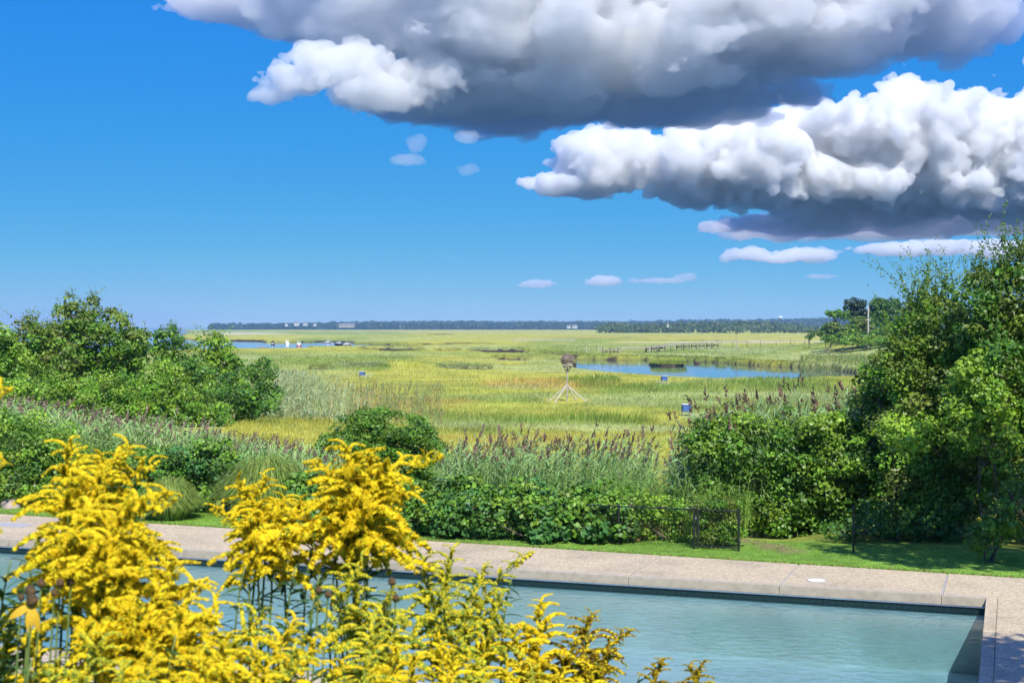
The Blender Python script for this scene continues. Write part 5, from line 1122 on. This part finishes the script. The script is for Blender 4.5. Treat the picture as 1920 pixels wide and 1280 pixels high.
# ------------------------------------------------------------------ clouds: closed bodies of even, real scattering vapour
def cloudmat(name, dens):
    m, nt, out = newmat(name)
    pv = nd(nt, 'ShaderNodeVolumePrincipled', ins={'Color': (.993, .997, .99, 1), 'Density': dens, 'Anisotropy': .15}); nt.links.new(pv.outputs[0], out.inputs['Volume'])
    m.cycles.homogeneous_volume = True; return m
def cloud(label, blobs, D0, vox, dens, nscale, seed, amp=1.6, base=None, depth=None, bsoft=120, voro=.5, cut=.0, zs=1.0, rough=.6):
    """blobs: (px, py, rx, ry[, ddepth, rdepth]) in photo pixels at distance D0"""
    B = [(np.array(b[:3], float), np.array(b[3:], float)) for b in blobs] if D0 is None else []; blobs = [] if D0 is None else blobs
    for b in blobs:
        d = D0 + (b[4] if len(b) > 4 else 0); kk = d / F; B.append((D(b[0], b[1], d), np.array([b[2] * kk, b[5] if len(b) > 5 else (b[2] + b[3]) * .5 * kk, b[3] * kk])))
    lo = np.min([c - r * 1.45 for c, r in B], 0); hi = np.max([c + r * 1.45 for c, r in B], 0)
    if base is not None: zb = D(960, base, D0)[2]; lo[2] = max(lo[2], zb - bsoft * 1.2)
    ng = bpy.data.node_groups.new('cloud_field', 'GeometryNodeTree'); ng.interface.new_socket('Geometry', in_out='OUTPUT', socket_type='NodeSocketGeometry'); N = ng.nodes; Lk = ng.links
    def nw(t, **kw):
        x = N.new(t)
        for a, b in kw.items(): setattr(x, a, b)
        return x
    def mt(op, *ins):
        x = nw('ShaderNodeMath', operation=op)
        for i, v in enumerate(ins):
            if isinstance(v, (int, float)): x.inputs[i].default_value = v
            else: Lk.new(v, x.inputs[i])
        return x.outputs[0]
    def vm(op, *ins):
        x = nw('ShaderNodeVectorMath', operation=op)
        for i, v in enumerate(ins):
            if hasattr(v, 'is_linked'): Lk.new(v, x.inputs[i])
            else: x.inputs[i].default_value = tuple(float(c) for c in v)
        return x.outputs['Value'] if op == 'LENGTH' else x.outputs[0]
    pos = nw('GeometryNodeInputPosition').outputs[0]; off = vm('MULTIPLY', vm('ADD', pos, (seed * 5311.0, seed * 1733.0, 0)), (1, 1, zs))
    n1 = nw('ShaderNodeTexNoise'); Lk.new(off, n1.inputs['Vector']); n1.inputs['Scale'].default_value = 1 / nscale; n1.inputs['Detail'].default_value = 6; n1.inputs['Roughness'].default_value = rough
    vo = nw('ShaderNodeTexVoronoi', feature='F1'); Lk.new(off, vo.inputs['Vector']); vo.inputs['Scale'].default_value = 1 / (nscale * .42); vo.inputs['Detail'].default_value = 1; vo.inputs['Roughness'].default_value = .5
    f = None
    for c, r in B:
        v = mt('SUBTRACT', 1.0, vm('LENGTH', vm('DIVIDE', vm('SUBTRACT', pos, c), r))); f = v if f is None else mt('SMOOTH_MAX', f, v, .18)
    g = mt('ADD', f, mt('ADD', mt('MULTIPLY', mt('SUBTRACT', n1.outputs[0], .5), amp), mt('MULTIPLY', mt('SUBTRACT', vo.outputs['Distance'], .42), -voro)))
    g = mt('SUBTRACT', g, cut)
    if base is not None:
        sx = nw('ShaderNodeSeparateXYZ'); Lk.new(pos, sx.inputs[0]); zz = mt('ADD', mt('DIVIDE', mt('SUBTRACT', sx.outputs[2], float(zb)), float(bsoft)), mt('MULTIPLY', mt('SUBTRACT', n1.outputs[0], .5), 2.2))
        g = mt('MINIMUM', g, mt('MULTIPLY', zz, .6))
    vc = nw('GeometryNodeVolumeCube'); vc.inputs['Min'].default_value = tuple(lo); vc.inputs['Max'].default_value = tuple(hi)
    res = [max(8, int((hi[i] - lo[i]) / (vox * (1, 1.7, 1)[i]))) for i in range(3)]
    for i, a in enumerate('XYZ'): vc.inputs['Resolution ' + a].default_value = res[i]
    Lk.new(mt('MAXIMUM', mt('MINIMUM', mt('ADD', mt('MULTIPLY', g, 6.0), .5), 1.0), 0.0), vc.inputs['Density'])
    vt = nw('GeometryNodeVolumeToMesh'); vt.inputs['Threshold'].default_value = .5; vt.inputs['Adaptivity'].default_value = .25; Lk.new(vc.outputs[0], vt.inputs[0]); go = nw('NodeGroupOutput'); Lk.new(vt.outputs[0], go.inputs[0])
    tmp = bpy.data.objects.new('tmp', bpy.data.meshes.new('tmp')); COL.objects.link(tmp); md = tmp.modifiers.new('g', 'NODES'); md.node_group = ng
    me = bpy.data.meshes.new_from_object(tmp.evaluated_get(bpy.context.evaluated_depsgraph_get())); bpy.data.objects.remove(tmp)
    me.materials.clear(); me.materials.append(cloudmat('cloud_vapour', dens)); me.name = 'cloud'
    return link('cloud', me, label=label, cat='cloud', group='cumulus clouds over the bay')
CLOUD_ON = True
if CLOUD_ON:
    cloud('huge grey-bellied cloud spreading overhead, its ragged bright end pointing out to the bay',
          [(1000, 55, 430, 110, 0, 650), (1400, 50, 390, 115, 0, 650), (1700, 20, 230, 90, 0, 600), (700, 30, 280, 60, 0, 500), (470, 0, 190, 46, 0, 350), (760, 170, 140, 50, 100, 350),
           (950, 180, 290, 62, 400, 800), (1250, 160, 300, 68, 400, 800), (900, -200, 600, 150, 0, 900), (1500, -180, 450, 140, 0, 900)],
          7000, 15, .0095, 520, 3, amp=1.7, voro=.28, base=None, zs=1.5, rough=.66)
    cloud('bright ragged cloud tuft reaching out under the end of the great grey cloud', [(640, 122, 120, 48), (560, 150, 84, 38), (700, 172, 110, 44), (520, 178, 58, 20), (800, 150, 100, 55, 100), (590, 100, 60, 30)], 6700, 9, .013, 210, 30, amp=1.45, voro=.5, rough=.64)
    cloud('towering white cumulus with a dark blue flat base above the wooded shore',
          [(1075, 345, 110, 30), (1150, 300, 140, 66), (1390, 300, 210, 90), (1560, 250, 150, 80), (1720, 250, 180, 110), (1900, 270, 190, 110), (1310, 355, 110, 40), (1600, 345, 300, 60, 300, 900), (1850, 350, 280, 60, 300, 900), (2150, 300, 260, 140)],
          11000, 16, .017, 480, 5, rough=.66, amp=1.5, voro=.42, base=None)
    cloud('long dark slate-blue cloud deck under the towering cumulus', [(1500, 425, 190, 24, 0, 900), (1700, 412, 240, 36, 0, 900), (1960, 405, 240, 40, 0, 900)], 12200, 22, .007, 480, 7, amp=1.6, voro=.35, zs=1.8)
    cloud('pair of puffy white clouds low under the dark deck', [(1400, 478, 58, 20), (1510, 478, 70, 17), (1455, 486, 70, 10)], 15000, 15, .01, 420, 8, amp=1.7)
    cloud('flat white cloud bar low beside the tall thicket', [(1690, 466, 100, 14), (1800, 462, 110, 17), (1920, 470, 110, 20)], 15000, 17, .01, 460, 9, amp=1.7)
    cloud('small white cloud puff alone low in the sky over the pond', [(1135, 527, 46, 12), (1120, 530, 30, 8)], 17000, 13, .008, 330, 10, amp=1.5)
    cloud('thin white cloud wisp low over the middle of the marsh', [(1005, 532, 42, 9), (985, 534, 26, 5)], 17000, 13, .006, 330, 11, amp=1.5)
    cloud('little pale cloud beside the low white puff, nearer the headland', [(1283, 520, 24, 9), (1240, 526, 60, 6)], 17000, 15, .005, 330, 12, amp=1.6)
    cloud('small round cloud scrap below the great grey cloud', [(876, 255, 34, 17)], 5600, 6, .009, 170, 13, amp=1.7)
    cloud('faint torn cloud scrap hanging farthest out below the great grey cloud', [(782, 268, 24, 18), (760, 300, 40, 12)], 5600, 6.5, .006, 170, 14, amp=1.9)
    cloud('faint wispy scrap under the small round cloud', [(880, 318, 24, 12)], 5600, 6, .006, 150, 15, amp=1.8)
    cloud('white cloud edge above the tall thicket beside a patch of blue', [(1935, 115, 36, 26), (1990, 100, 60, 50)], 9000, 14, .01, 300, 16, amp=1.4)
    cloud('faint grey cloud streak low behind the headland trees', [(1540, 518, 42, 5)], 17000, 15, .004, 320, 17, amp=1.5)
    # unseen clouds added around the viewer, clear of the sun, to whiten blue shadows
    for i, (lab, bl) in enumerate((('unseen cloud added over the bay to whiten the sky light', (-2300, 1500, 1350, 950, 800, 280)), ('unseen cloud added over the land to whiten the sky light', (2400, 1900, 1400, 1000, 800, 300)), ('unseen cloud added overhead above the bay shore to whiten the sky light', (-900, 500, 1300, 650, 500, 220)),
                                   ('unseen cloud added high on the right to whiten the sky light', (1700, -300, 1350, 700, 750, 260)), ('unseen cloud added behind on the left to whiten the sky light', (-1700, -900, 1350, 800, 700, 260)), ('wide unseen cloud added far behind the viewer to whiten the sky light', (100, -3600, 1400, 1700, 800, 280)))):
        cloud(lab, [bl, (bl[0] + bl[3] * .5, bl[1] - bl[4] * .3, bl[2] + 60, bl[3] * .6, bl[4] * .6, bl[5])], None, 45, .007, 620, 20 + i, amp=1.3, voro=.3)

# ------------------------------------------------------------------ the air between here and the far shore
hz = MB(); hz.box((0, 2980, 27), (9000, 6060, 66)); ho = hz.build('haze', plain('haze', (1, 1, 1)), kind='stuff')
m, nt, out = newmat('haze_air'); pv = nd(nt, 'ShaderNodeVolumePrincipled', ins={'Color': (.32, .58, 1, 1), 'Density': 9e-5, 'Anisotropy': 0.0}); nt.links.new(pv.outputs[0], out.inputs['Volume']); m.cycles.homogeneous_volume = True
ho.data.materials.clear(); ho.data.materials.append(m)
